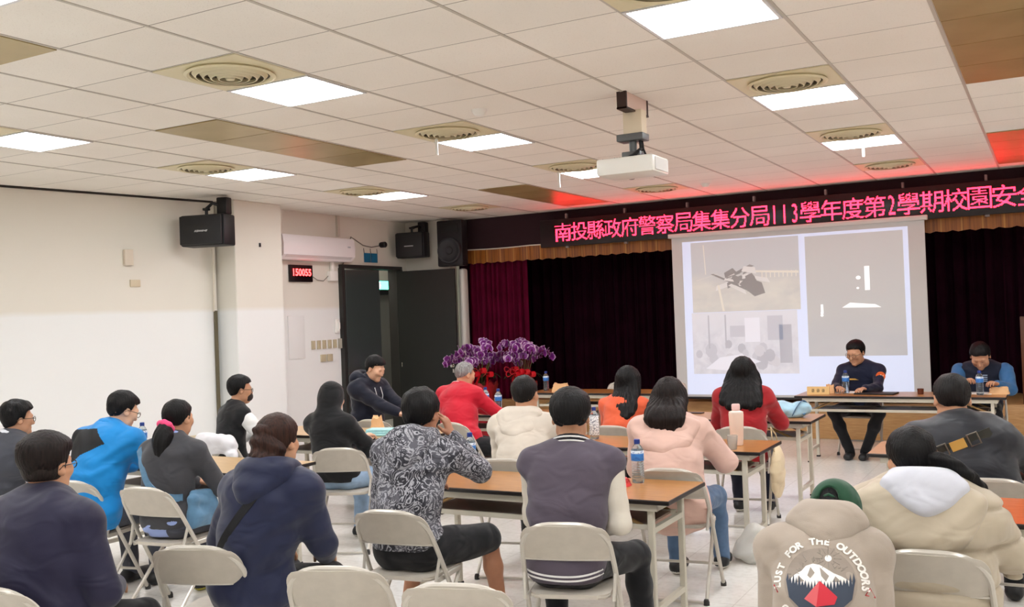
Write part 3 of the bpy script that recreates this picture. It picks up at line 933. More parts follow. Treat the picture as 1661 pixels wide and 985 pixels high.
def make_chair():
    root = empty('folding_chair')
    # bent tube: front feet, up past the seat, over the top of the back
    half = [(.232, back_y(.012), .012), (.226, back_y(.25), .25), (.22, back_y(.45), .45), (.213, back_y(.58), .58), (.206, back_y(.66), .66)]
    arc = []
    for k in range(1, 8):
        a = k / 8 * PI / 2
        arc.append((.206 - .14 * (1 - math.cos(a)), back_y(.66 + .133 * math.sin(a)), .66 + .133 * math.sin(a)))
    top = [(0.064, back_y(.794), .794), (0.03, back_y(.795), .795)]
    one = half + arc + top
    pts = one + [(-x_, y_, z_) for x_, y_, z_ in one[::-1]]
    MB().tube(pts, .0125, 8).build('tube_frame', ch_t, root)
    # backrest panel filling the top of the tube
    poly = round_poly([(-.212, .615), (.212, .615), (.206, .79), (-.206, .79)], [.02, .02, .13, .13], 8)
    mb = MB()
    xs = [p for p in poly]
    N = 14
    def span(z):
        # half width at height z of the outline
        ax = [abs(p[0]) for p in poly]
        best = 0
        for (xa, za), (xb, zb) in zip(poly, poly[1:] + poly[:1]):
            if min(za, zb) - 1e-6 <= z <= max(za, zb) + 1e-6:
                t = 0 if abs(zb - za) < 1e-9 else (z - za) / (zb - za)
                for q in ((xa + (xb - xa) * t), xa if abs(zb - za) < 1e-6 else 0, xb if abs(zb - za) < 1e-6 else 0):
                    best = max(best, abs(q))
        return best
    zs = [.615 + .175 * (k / N) ** 1 for k in range(N + 1)]
    F_, B_ = [], []
    for z_ in zs:
        w_ = max(.02, span(z_))
        rowf, rowb = [], []
        for k in range(13):
            s = -1 + 2 * k / 12
            X = s * w_
            bow = -.018 * (1 - (X / .21) ** 2)
            edge = .006 if (k in (0, 12)) else 0
            rowf.append(mb.bm.verts.new((X, back_y(z_) + bow + .008, z_)))
            rowb.append(mb.bm.verts.new((X, back_y(z_) + bow - .006 + edge, z_)))
        F_.append(rowf); B_.append(rowb)
    for i in range(N):
        for k in range(12):
            mb.bm.faces.new((F_[i][k], F_[i][k + 1], F_[i + 1][k + 1], F_[i + 1][k]))
            mb.bm.faces.new((B_[i][k + 1], B_[i][k], B_[i + 1][k], B_[i + 1][k + 1]))
        for k in (0, 12):
            mb.bm.faces.new((F_[i][k], B_[i][k], B_[i + 1][k], F_[i + 1][k]))
    for i in (0, N):
        for k in range(12):
            mb.bm.faces.new((F_[i][k], F_[i][k + 1], B_[i][k + 1], B_[i][k]))
    bk = mb.build('backrest', ch_m, root, angle=50)
    lip = MB(); lip.tube([(s * .207, back_y(.617) - .018 * (1 - (s) ** 2), .617) for s in [-1 + k / 6 for k in range(13)]], .0075, 6)
    lip.build('rolled_edge', ch_t, bk)
    # seat pan
    sp = round_poly([(-.185, -.15), (.185, -.15), (.2, .25), (-.2, .25)], [.05, .05, .08, .08], 6)
    mb = MB(); mb.prism(sp, .432, .452)
    bmesh.ops.bevel(mb.bm, geom=[e for e in mb.bm.edges if abs(e.verts[0].co.z - e.verts[1].co.z) < 1e-5], offset=.007, segments=2, affect='EDGES')
    mb.build('seat', ch_m, root)
    for s in (-1, 1):
        l = MB()
        l.tube([(s * .19, .19, .425), (s * .196, .01, .24), (s * .2, -.22, .012)], .0115, 8)
        l.build('rear_leg', ch_t, root)
        k_ = MB(); k_.tube([(s * .206, -.14, .425), (s * .214, back_y(.55), .55)], .009, 6); k_.box((s * .2, .03, .43), (.012, .3, .028), bev=.004, seg=1)
        k_.build('link_bar', ch_t, root)
        for (yy, xx) in ((.213, .232), (-.22, .2)):
            f = MB(); f.lathe([(0, 0), (.018, 0), (.018, .02), (.013, .035), (0, .036)], c=(s * xx, yy, 0), seg=10); f.build('foot_cap', rub, root)
    for w_, y_, z_ in ((.228, back_y(.16), .16), (.2, -.222, .0135)):
        c = MB(); c.tube([(-w_, y_, z_), (w_, y_, z_)], .009, 6); c.build('cross_bar', ch_t, root)
    return root
chair0 = make_chair()
_cused = [0]
BT = back_y(.795)
CHAIRS = {}
def chair(key, bx, by, yaw, label):
    """chair given by the middle of its back top edge"""
    th = R(yaw)
    o = chair0 if not _cused[0] else copy_tree(chair0)
    _cused[0] = 1
    x_, y_ = bx + BT * math.sin(th) , by - BT * math.cos(th)
    CHAIRS[key] = (x_, y_)
    return place(o, x_, y_, th, label='beige metal folding chair ' + label, cat='chair', group='beige folding chairs')
chair('varsity', -1.97, 3.93, 17, 'under the man in the varsity jacket')
chair('pattern', -2.93, 3.9, 8, 'under the youth in the patterned jacket')
chair('pony', -4.80, 3.98, 6, 'under the ponytail woman with the pink scrunchie')
chair('bun', -3.29, 2.98, 20, 'behind the navy jacket of the woman with the messy bun')
chair('empty1', -2.47, 2.93, 20, 'standing empty between the navy jacket woman and another empty chair')
chair('empty2', -1.90, 2.90, 17, 'standing empty directly behind the varsity jacket man')
chair('hoodie', -4.72, 5.7, 25, 'under the person with the black hood')
chair('pink', -2.04, 5.48, 8, 'under the woman in the pink hooded coat')
chair('cream', -3.22, 5.55, 15, 'under the boy in the cream hoodie')
chair('orange', -3.24, 7.4, 3, 'under the woman in the orange top')
chair('redtop', -2.2, 7.55, 8, 'under the long-haired woman in the red top')
chair('redman', -4.78, 7.36, -14, 'under the grey-haired man in the red jacket')
chair('puffer', -.44, 3.95, 4, 'under the ponytail woman in the beige puffer')
chair('black', -.32, 5.63, 4, 'under the man in the black jacket with the buckled strap')
chair('blue', -5.52, 4.0, 12, 'under the person in the bright blue jacket')
chair('vest', -6.5, 3.95, 10, 'under the man at the picture edge in grey vest')
chair('navyman', -3.52, 2.21, 8, 'under the man with glasses in the navy jacket')
chair('cap', -.67, 3.03, 8, 'under the person in the green cap')
chair('boy', -6.3, 6.02, -10, 'draped with a white coat behind the boy')
chair('navyhood', -6.1, 7.75, -75, 'under the man in the dark hooded top')
chair('spare', -5.72, 7.42, 2, 'standing empty beside the man in the dark hooded top')
chair('stage1', -5.1, 12.15, 180, 'standing empty behind the top table with the paper bag')
chair('stage2', -4.4, 12.15, 180, 'empty behind the top table, half hidden by dark hair')
chair('officer', -1.97, 12.02, 178, 'under the uniformed man at the top table')
chair('vest2', -.7, 12.02, 180, 'under the man in the blue-sleeved vest at the top table')

# ------------------------------------------------------------------ bottles and small things on the tables
pet = mat('clear_pet', (214, 226, 232), .06, trans=.92, ior=1.2, alpha=1.0)
cap_b = mat('cap_blue', (30, 56, 130), .4)
lab = NT('label_blue', .35)
vec, x, y, z = lab.xyz()
q = lab.step(z, .150, .156)
c1 = lab.mix(q, lin((58, 128, 206)), lin((224, 234, 242)))
q2 = lab.math('GREATER_THAN', lab.noise(vec, 60, 2, (1, 1, 1.5)), .56)
c1 = lab.mix(lab.math('MULTIPLY', q2, .5), c1, lin((30, 80, 176)))
lab.color(c1)
lab2 = NT('label_print', .35)
vec, x, y, z = lab2.xyz()
q2 = lab2.math('GREATER_THAN', lab2.noise(vec, 110, 2, (1, 1, 2)), .56)
lab2.color(lab2.mix(q2, lin((236, 238, 240)), lin((40, 52, 90))))
def make_bottle(label_m, lz0, lz1):
    root = empty('water_bottle')
    prof = [(0, 0.004), (.02, .001), (.028, 0.001), (.031, .006), (.032, .02)]
    for k in range(7):
        z_ = .022 + k * .013
        prof += [(.032, z_), (.0298, z_ + .006), (.032, z_ + .011)]
    prof += [(.032, .118), (.0325, .16), (.030, .172), (.022, .188), (.0135, .198), (.013, .207)]
    MB().lathe(prof, seg=28).build('bottle_body', pet, root)
    MB().lathe([(.0328, lz0), (.0332, lz0 + .001), (.0334, lz1), (.0328, lz1 + .001)], seg=28).build('label_band', label_m, root)
    cp = MB(); cp.lathe([(0, .224), (.013, .224), (.0155, .222), (.0158, .206), (.0155, .2), (.0, .2)], seg=20); cp.build('cap', cap_b, root)
    return root
bot0 = make_bottle(lab.m, .115, .166)
bot1 = make_bottle(lab2.m, .03, .166)
T = .7405
_b = [0, 0]
def bottle(x, y, z, label, kind=0):
    src = (bot0, bot1)[kind]
    o = src if not _b[kind] else copy_tree(src)
    _b[kind] = 1
    o.scale = (1.14, 1.14, 1.14)
    return place(o, x, y, (_b[kind] and 0) + 1.3 * len(label), z, label='clear water bottle ' + label, cat='bottle', group='water bottles')
bottle(-2.16, 5.32, T, 'with blue label beside the varsity jacket sleeve')
bottle(-3.22, 7.05, T, 'with white printed label, partly behind the varsity man\'s head', 1)
bottle(-3.35, 5.38, T, 'with blue label behind the patterned jacket\'s forearm')
bottle(-6.46, 5.38, T, 'with blue label between the blue jacket and the ponytail')
bottle(-5.04, 8.68, T, 'with blue label, nearest the cream hoodie, by the red sleeve')
bottle(-5.3, 8.86, T, 'with blue label, partly hidden by the red sleeve')
bottle(-5.78, 8.75, T, 'with blue label, between the patterned youth\'s head and red jacket')
bottle(-5.86, 11.36, T, 'with blue label standing beside the paper bag on the top table')
bottle(-2.05, 11.27, T, 'with blue label in front of the uniformed man')
bottle(-.69, 11.15, T, 'with blue label in front of the man in the blue-sleeved vest')

# tumbler
tum = empty('tumbler', (-2.05, 6.98, T), R(20), 'tall pale pink tumbler with carry loop lid on the second table', 'tumbler')
tm_ = mat('tumbler_pink', (236, 208, 190), .45)
tb_ = MB(); tb_.lathe([(0, 0), (.040, 0), (.044, .004), (.05, .12), (.054, .225), (.053, .232), (0, .232)], seg=36); tb_.build('cup_body', tm_, tum)
tb_ = MB(); tb_.lathe([(0, .23), (.052, .23), (.052, .243), (.03, .252), (0, .252)], seg=30); tb_.build('lid', mat('tumbler_lid', (240, 220, 206), .4), tum)
tb_ = MB(); tb_.box((0, 0, .277), (.06, .03, .05), bev=.01); tb_.build('carry_loop', mat('loop_pink', (238, 200, 196), .4), tum)

# crumpled paper bags
kraft = mat('kraft_paper', (222, 176, 128), .75, bump=.3, bscale=30)
def paper_bag(x, y, z, w_, d_, h_, label, m=kraft, seed=1, name='paper_bag', cat='paper bag'):
    rnd = random.Random(seed)
    mb = MB()
    n = 18
    rings = []
    for k in range(7):
        t_ = k / 6
        ring = []
        for i in range(n):
            a = 2 * PI * i / n
            sq = 1 / max(abs(math.cos(a)), abs(math.sin(a)))
            rr = min(sq, 1.25)
            f = (1 - .25 * t_) + rnd.uniform(-.09, .09) * (.3 + t_)
            ring.append(mb.bm.verts.new((rr * math.cos(a) * w_ / 2 * f, rr * math.sin(a) * d_ / 2 * f * (1 - .45 * t_), h_ * t_ * (1 + rnd.uniform(-.15, .15) * t_))))
        rings.append(ring)
    for a, b in zip(rings, rings[1:]):
        for i in range(n):
            mb.bm.faces.new((a[i], a[(i + 1) % n], b[(i + 1) % n], b[i]))
    mb.bm.faces.new(rings[0][::-1])
    mb.bm.faces.new(rings[-1])
    return mb.build(name, m, loc=(x, y, z), label=label, cat=cat, angle=25)
paper_bag(-5.6, 11.28, T, .24, .14, .1, 'crumpled kraft paper bag on the top table with the empty chairs', seed=2)
paper_bag(-5.42, 7.12, T, .12, .1, .13, 'upright kraft paper bag on the pale table beside the aqua cloth', seed=3)
paper_bag(-.52, 11.3, T, .2, .14, .07, 'flattened kraft paper bag in front of the man in the vest', seed=4)
paper_bag(-2.22, 11.27, T, .1, .08, .09, 'small kraft paper bag between the name plate and the bottle', seed=8)
# name plate
npl = empty('name_plate', (-2.32, 11.12, T), R(4), 'wooden name plate with dark characters in front of the uniformed man', 'name plate')
nm = MB(); nm.prism([(-.03, 0), (.03, 0), (.012, .085), (-.012, .085)], -.12, .12, M=Matrix(((0, 0, 1, 0), (1, 0, 0, 0), (0, 1, 0, 0), (0, 0, 0, 1))))
nm.build('plate', mat('plate_wood', (222, 184, 122), .45), npl)
nc = MB()
for k in range(3):      # three characters, each a few brush strokes, too small to read
    x0 = -.055 + k * .055
    for (cx, cz, sx, sz) in ((0, .012, .026, .005), (0, -.002, .03, .005), (-.008, -.01, .005, .022), (.009, -.008, .005, .024), (0, -.016, .022, .004)):
        nc.box((x0 + cx, -.0215 - (cz) * -.21, .045 + cz), (sx, .003, sz))
nc.build('lettering', mat('ink_dark', (40, 28, 20), .6), npl, smooth=False)
fd = MB(); fd.box((0, 0, .008), (.42, .24, .016), bev=.004); fd.build('folder', blk, loc=(-1.72, 11.2, T), yaw=R(-6), label='black folder lying on the top table before the uniformed man', cat='folder')
paper_m = mat('paper_white', (236, 234, 228), .7)
fd = MB(); fd.box((0, 0, .003), (.3, .21, .006)); fd.build('paper_sheet', paper_m, loc=(-2.03, 11.36, T), yaw=R(8), label='white sheets under the writing hand of the uniformed man', cat='paper', smooth=False)
fd = MB(); fd.box((0, 0, .003), (.3, .21, .006)); fd.build('paper_sheet', paper_m, loc=(-.73, 11.34, T), yaw=R(-5), label='white sheets before the man in the blue-sleeved vest', cat='paper', smooth=False)
cpm = mat('tea_glass', (126, 66, 44), .15, trans=.4)
fd = MB(); fd.lathe([(0, 0), (.03, 0), (.034, .06), (.031, .06), (.028, .006), (0, .006)], seg=20); fd.build('tea_glass', cpm, loc=(-1.27, 11.2, T), label='small brown tea glass at the end of the top table', cat='glass')
pk = MB(); pk.box((0, 0, .05), (.13, .08, .1), bev=.02); pk.box((0, 0, .112), (.1, .02, .03), bev=.008, mi=1)
pk.build('tissue_pack', [mat('pack_blue', (44, 112, 204), .4), paper_m], loc=(-.44, 7.1, T), label='blue and white tissue pack on the table of the black jacket man', cat='tissue pack')
fd = MB(); fd.box((0, 0, .1), (.14, .012, .2), rot=rotXY('X', R(-20)), bev=.003); fd.box((0, -.004, .1), (.12, .012, .1), rot=rotXY('X', R(-20)), mi=1)
fd.build('leaflet', [mat('leaflet_pale', (206, 218, 238), .5), mat('leaflet_blue', (90, 112, 160), .5)], loc=(-.1, 6.95, T), label='pale blue leaflet standing beyond the black jacket shoulder', cat='leaflet', smooth=False)
pn = MB(); pn.box((0, 0, .004), (.17, .09, .008)); pn.build('notebook', blk, loc=(-3.05, 9.0, T), label='dark notebook on the table beside the orange top', cat='notebook')
# snack cup and red pack on the front table
fd = MB(); fd.box((0, 0, .04), (.075, .06, .08), bev=.006); fd.build('snack_box', mat('box_cream', (226, 212, 176), .5), loc=(-2.38, 5.40, T), yaw=R(20), label='small cream snack box beside the varsity jacket shoulder', cat='box')
fd = MB(); fd.lathe([(0, 0), (.02, 0), (.022, .07), (.012, .085), (0, .085)], seg=16); fd.build('drink_can', blk, loc=(-2.30, 5.42, T), label='small dark drink between the cream box and the bottle', cat='drink')
paper_bag(-2.22, 5.20, T, .11, .09, .045, 'crumpled red snack wrapper beside the bottle on the front table', mat('wrap_red', (206, 66, 66), .35, noise=.3, nscale=30), 5, 'snack_wrapper', 'wrapper')
# plastic cup in the hand of the pink coat
fd = MB(); fd.lathe([(0, 0), (.03, 0), (.04, .1), (.037, .1), (.028, .005), (0, .005)], seg=20); fd.build('plastic_cup', mat('clear_cup', (230, 226, 220), .15, trans=.7, ior=1.2), loc=(-2.02, 6.76, T), label='clear plastic cup beyond the pink coat sleeve', cat='cup')
# folded aqua cloth
fc = MB()
for k in range(3): fc.box((random.uniform(-.006, .006), random.uniform(-.006, .006), .012 + k * .019), (.26 - k * .012, .17 - k * .01, .02), bev=.009)
fc.build('folded_cloth', mat('cloth_aqua', (168, 218, 222), .85, noise=.1, nscale=30, bump=.2), loc=(-5.18, 6.86, T), yaw=R(15), label='folded pale aqua cloth on the pale table by the black hoodie', cat='cloth')

# ------------------------------------------------------------------ two orchid arrangements in front of the stage
pot_red = mat('wrap_paper_red', (150, 18, 30), .45, noise=.25, nscale=12)
bow_red = mat('ribbon_red', (196, 18, 32), .35)
leafm = mat('orchid_leaf', (44, 66, 36), .4, noise=.2, nscale=10)
stemm = mat('orchid_stem', (104, 110, 58), .5)
petm = NT('orchid_petal', .45)
vec, x, y, z = petm.xyz()
rr_ = petm.math('SQRT', petm.math('ADD', petm.math('MULTIPLY', x, x), petm.math('MULTIPLY', z, z)))
petm.color(petm.mix(petm.step(rr_, .027, .038), lin((122, 30, 128)), lin((226, 196, 226))))
lipm = mat('orchid_lip', (88, 12, 70), .4)
def blossom_mesh():
    mb = MB()
    for k, (ang, wd, ln) in enumerate(((0, .016, .04), (180 - 50, .014, .036), (180 + 50, .014, .036), (75, .024, .042), (-75, .024, .042))):
        a = R(ang)
        d_ = Vector((math.sin(a), 0, math.cos(a))); s_ = Vector((math.cos(a), 0, -math.sin(a)))
        cp = []
        for i in range(7):
            t_ = i / 6
            wid = wd * math.sin(PI * min(1, t_ * .92 + .08)) ** .7
            yy = -.004 - .008 * t_ * t_ - (.002 if k < 3 else .003)
            cp.append([mb.bm.verts.new(d_ * ln * t_ + s_ * wid * q + Vector((0, yy + .004 * abs(q), 0))) for q in (-1, -.4, .4, 1)])
        for u, v in zip(cp, cp[1:]):
            for i in range(3): mb.bm.faces.new((u[i], u[i + 1], v[i + 1], v[i]))
    mb.ball((0, -.012, -.006), .008, (1, 1.2, 1.4), seg=8, mi=1)
    return mb
bl_src = blossom_mesh().build('blossom', [petm.m, lipm])
bl_used = [0]
def orchid(x, y, z0, s, stems, label, seed):
    rnd = random.Random(seed)
    root = empty('potted_orchid', (x, y, 0), 0, label, 'orchid', 'orchid arrangements before the stage')
    pt = MB()
    prof = [(0, .0), (.12, .0), (.13, .02), (.15, .55), (.2, .72), (.215, .78), (.17, .74), (0, .74)]
    pt.lathe([(r * s, zz) for r, zz in prof], seg=28)
    for v in pt.bm.verts:
        if v.co.z > .7: v.co.z += .03 * math.sin(9 * math.atan2(v.co.y, v.co.x)); 
    pt.build('wrapped_pot', pot_red, root)
    bw = MB()
    for k in range(5):
        a = -PI / 2 + (k - 2) * .5
        c = Vector((.18 * s * math.cos(a), .18 * s * math.sin(a), .88 + .08 * rnd.random()))
        for side in (-1, 1):
            loop = [c + Vector((side * .1 * math.sin(t_ * PI), -.05 * math.sin(t_ * PI), .1 * math.sin(2 * PI * t_) * .5 + .06 * t_)) for t_ in [i / 10 for i in range(11)]]
            bw.tube(loop, [.012 + .03 * math.sin(PI * i / 10) for i in range(11)], 6, flat=.2)
        bw.tube([c, c + Vector((.04 * rnd.uniform(-1, 1), -.06, -.15)), c + Vector((.08 * rnd.uniform(-1, 1), -.04, -.32))], [.03, .028, .024], 6, flat=.15)
    bw.build('ribbon_bow', bow_red, root)
    for k in range(9):
        a = rnd.uniform(0, 2 * PI)
        lf = MB()
        pr_ = []
        L_ = rnd.uniform(.18, .3)
        for i in range(8):
            t_ = i / 7
            c = Vector((math.cos(a) * L_ * t_, math.sin(a) * L_ * t_, .75 + .16 * math.sin(PI * t_ * .8)))
            sd = Vector((-math.sin(a), math.cos(a), 0)) * (.035 * math.sin(PI * (.1 + .85 * t_)))
            pr_.append([lf.bm.verts.new(c + sd * q + Vector((0, 0, .012 * abs(q)))) for q in (-1, 0, 1)])
        for u, v in zip(pr_, pr_[1:]):
            for i in range(2): lf.bm.faces.new((u[i], u[i + 1], v[i + 1], v[i]))
        lf.build('leaf', leafm, root)
    for k in range(stems):
        a = (k + .5) / stems * 2 * PI * .9 + rnd.uniform(-.2, .2)
        rc = rnd.uniform(.22, .52) * s
        top = rnd.uniform(.42, .68)
        pts = []
        for i in range(13):
            t_ = i / 12
            rad = .04 + rc * t_ ** 1.5
            zz = z0 + top * (math.sin(min(1, t_ * 1.25) * PI / 2)) - .16 * max(0, t_ - .65) ** 1.3 * 2.2
            pts.append(Vector((math.cos(a) * rad, math.sin(a) * rad, zz)))
        MB().tube(pts, [.006 - .003 * i / 12 for i in range(13)], 6).build('flower_stem', stemm, root)
        nb_ = 10
        for i in range(nb_):
            t_ = .42 + .58 * i / (nb_ - 1)
            f_ = t_ * 12; i0 = min(11, int(f_)); p = pts[i0].lerp(pts[i0 + 1], f_ - i0)
            o = bl_src if not bl_used[0] else bl_src.copy()
            if bl_used[0]: C.objects.link(o)
            bl_used[0] = 1
            o.parent = root
            sd = .028 * (1 if i % 2 else -1)
            o.location = p + Vector((-math.sin(a) * sd, math.cos(a) * sd, rnd.uniform(-.03, .01)))
            o.rotation_euler = (rnd.uniform(-.3, .5), rnd.uniform(-.5, .5), a + PI / 2 + rnd.uniform(-.9, .9))
            sc_ = rnd.uniform(1.35, 1.9); o.scale = (sc_, sc_, sc_)
    return root
orchid(-7.3, 12.1, .74, 1.15, 10, 'large purple potted orchid with red bow right beside the open door', 11)
orchid(-6.62, 12.15, .72, .9, 9, 'smaller purple potted orchid with red bow, farther from the door', 23)
# ------------------------------------------------------------------ smooth-surface builder for people and cloth
# shapes are blended distance fields (tapered limbs, ellipsoids) turned into one continuous skin
def nv(v):
    v = np.asarray(v, float); return v / max(1e-9, np.linalg.norm(v))
class Cone:
    def __init__(s, a, b, ra, rb, k=.02, axes=None, sc=None, sub=False):
        s.a = np.asarray(a, float); s.b = np.asarray(b, float); s.ra = ra; s.rb = rb; s.k = k; s.sub = sub
        s.M = None
        if axes is not None:
            s.M = np.asarray(axes, float) * np.asarray(sc, float)[:, None]
            s.q = max(sc)
        m = max(ra, rb)
        s.lo = np.minimum(s.a, s.b) - m; s.hi = np.maximum(s.a, s.b) + m
    def ev(s, P):
        if s.M is None:
            p = P - s.a; ba = s.b - s.a; f = 1.0
        else:
            p = (P - s.a) @ s.M.T; ba = s.M @ (s.b - s.a); f = s.q
        L = ba @ ba
        t = np.clip((p @ ba) / L, 0, 1) if L > 1e-12 else np.zeros(p.shape[:-1])
        d = np.linalg.norm(p - t[..., None] * ba, axis=-1) - (s.ra + (s.rb - s.ra) * t)
        return d / f
class Ell:
    def __init__(s, c, axes, r, k=.02, sub=False):
        s.c = np.asarray(c, float); s.A = np.asarray(axes, float); s.r = np.asarray(r, float); s.k = k; s.sub = sub
        m = max(r); s.lo = s.c - m; s.hi = s.c + m
    def ev(s, P):
        p = ((P - s.c) @ s.A.T) / s.r
        k0 = np.linalg.norm(p, axis=-1)
        k1 = np.linalg.norm(p / s.r, axis=-1)
        return k0 * (k0 - 1) / np.maximum(k1, 1e-6)
def field(prims, cen, off, cull):
    """distance of cen[:,None]+off[None] to the blended prims"""
    n, m = len(cen), len(off)
    d = np.full((n, m), 1.0)
    ext = np.abs(off).max() + cull
    for pr in prims:
        e = ext + pr.k * 2.6
        idx = np.nonzero(np.all((cen > pr.lo - e) & (cen < pr.hi + e), 1))[0]
        if not len(idx): continue
        v = pr.ev(cen[idx][:, None, :] + off[None])
        o = d[idx]
        k = max(pr.k, 1e-4)
        if pr.sub:
            v = -v
            h = np.maximum(k - np.abs(o - v), 0) / k
            d[idx] = np.maximum(o, v) + h * h * k * .25
        else:
            h = np.maximum(k - np.abs(o - v), 0) / k
            d[idx] = np.minimum(o, v) - h * h * k * .25
    return d
CORN = np.array([(i, j, k) for i in (0, 1) for j in (0, 1) for k in (0, 1)])
EDG = [(a, b) for a in range(8) for b in range(a + 1, 8) if np.abs(CORN[a] - CORN[b]).sum() == 1]
LOD = 1.0
def skin(prims, h, post=None, pad=.03):
    """surface of the blended prims; post(P, d) may cut or ripple the field"""
    h = h * LOD
    CO = 4
    lo = np.min([p.lo for p in prims if not p.sub], 0) - pad
    hi = np.max([p.hi for p in prims if not p.sub], 0) + pad
    HH = h * CO
    n = np.ceil((hi - lo) / HH).astype(int) + 1
    g = np.stack(np.meshgrid(*[np.arange(q) for q in n], indexing='ij'), -1).reshape(-1, 3)
    cen = lo + (g + .5) * HH
    z0 = np.zeros((1, 3))
    d = field(prims, cen, z0, HH * 1.2)
    if post is not None: d = post(cen[:, None, :], d)
    keep = np.abs(d[:, 0]) < HH * 1.05 + .012
    g = g[keep]; cen = cen[keep]
    r = np.arange(CO + 1)
    fo = np.stack(np.meshgrid(r, r, r, indexing='ij'), -1).reshape(-1, 3)
    off = (fo - CO / 2) * h
    D = np.empty((len(g), len(off)))
    for s in range(0, len(g), 3000):
        e = slice(s, s + 3000)
        dd = field(prims, cen[e], off, HH * .6)
        if post is not None: dd = post(cen[e][:, None, :] + off[None], dd)
        D[e] = dd
    D = D.reshape(-1, CO + 1, CO + 1, CO + 1)
    c8 = np.stack([D[:, i:i + CO, j:j + CO, k:k + CO] for i, j, k in CORN], -1)   # (n,CO,CO,CO,8)
    neg = c8 < 0
    act = neg.any(-1) & ~neg.all(-1)
    bi, ci, cj, ck = np.nonzero(act)
    ijk = g[bi] * CO + np.stack([ci, cj, ck], -1)
    v8 = c8[bi, ci, cj, ck]
    acc = np.zeros((len(v8), 3)); cnt = np.zeros(len(v8))
    for a, b in EDG:
        va, vb = v8[:, a], v8[:, b]
        m = (va < 0) != (vb < 0)
        t = np.where(m, va / np.where(m, va - vb, 1), 0)
        p = CORN[a] + t[:, None] * (CORN[b] - CORN[a])
        acc += np.where(m[:, None], p, 0); cnt += m
    V = lo + (ijk + acc / np.maximum(cnt, 1)[:, None]) * h
    S = np.array([1, 4096, 4096 * 4096])
    key = ijk @ S
    order = np.argsort(key); ks = key[order]
    def find(kk):
        p = np.searchsorted(ks, kk); p = np.minimum(p, len(ks) - 1)
        ok = ks[p] == kk
        return order[p], ok
    F = []
    for ax in range(3):
        o1, o2 = S[(ax + 1) % 3], S[(ax + 2) % 3]
        b = {0: 4, 1: 2, 2: 1}[ax]
        a0, a1 = v8[:, 0], v8[:, b]
        m = np.nonzero((a0 < 0) != (a1 < 0))[0]
        k0 = key[m]
        q1, ok1 = find(k0 - o1); q2, ok2 = find(k0 - o1 - o2); q3, ok3 = find(k0 - o2)
        ok = ok1 & ok2 & ok3
        quad = np.stack([m, q1, q2, q3], -1)[ok]
        fl = (a0[m] < 0)[ok]
        quad[~fl] = quad[~fl][:, ::-1]
        F.append(quad)
    return V, np.concatenate(F)
def grid_mesh(name, V, F, mats, parent=None, loc=None, midx=None, **props):
    me = bpy.data.meshes.new(name)
    me.vertices.add(len(V)); me.loops.add(len(F) * 4); me.polygons.add(len(F))
    me.vertices.foreach_set('co', V.astype(np.float32).ravel())
    me.loops.foreach_set('vertex_index', F.astype(np.int32).ravel())
    me.polygons.foreach_set('loop_start', np.arange(len(F), dtype=np.int32) * 4)
    if not isinstance(mats, (list, tuple)): mats = [mats]
    for m in mats: me.materials.append(m)
    if midx is not None:
        me.polygons.foreach_set('material_index', np.asarray(midx, dtype=np.int32))
    me.update(calc_edges=True); me.validate()
    me.shade_smooth()
    o = bpy.data.objects.new(name, me)
    C.objects.link(o)
    if parent is not None: o.parent = parent
    if loc is not None: o.location = loc
    return put_props(o, **props)
def ripple(A, seed, zf=40.0):
    """cloth folds"""
    ph = np.random.RandomState(seed).rand(8) * 6.28
    def f(P):
        x, y, z = P[..., 0], P[..., 1], P[..., 2]
        w1 = np.sin(9 * x + ph[0] + 2 * np.sin(7 * z + ph[1])) + np.sin(8 * y + ph[2] + 1.5 * np.sin(6 * x))
        a = np.sin(z * zf + 3.0 * w1 + ph[3]); m = .5 + .5 * np.sin(6 * x + 5 * z + ph[4]) * np.sin(7 * y - 5 * z + ph[5])
        b = np.sin(21 * x + 16 * y + 12 * z + 2 * np.sin(17 * z + ph[6]) + ph[7])
        return A * (a * m + .35 * b)
    return f
def axes_of(u, side):
    """right-handed rows: side, depth, along u"""
    u = nv(u); s = nv(np.asarray(side) - u * (np.asarray(side) @ u)); return np.stack([s, np.cross(u, s), u])
def ik(a, t, l1, l2, pole):
    a = np.asarray(a, float); t = np.asarray(t, float)
    v = t - a; L = min(np.linalg.norm(v), (l1 + l2) * .995); u = nv(v)
    t = a + u * L
    c = (l1 * l1 + L * L - l2 * l2) / (2 * L)
    hgt = math.sqrt(max(0, l1 * l1 - c * c))
    p = np.asarray(pole, float); p = nv(p - u * (p @ u))
    return a + u * c + p * hgt, t

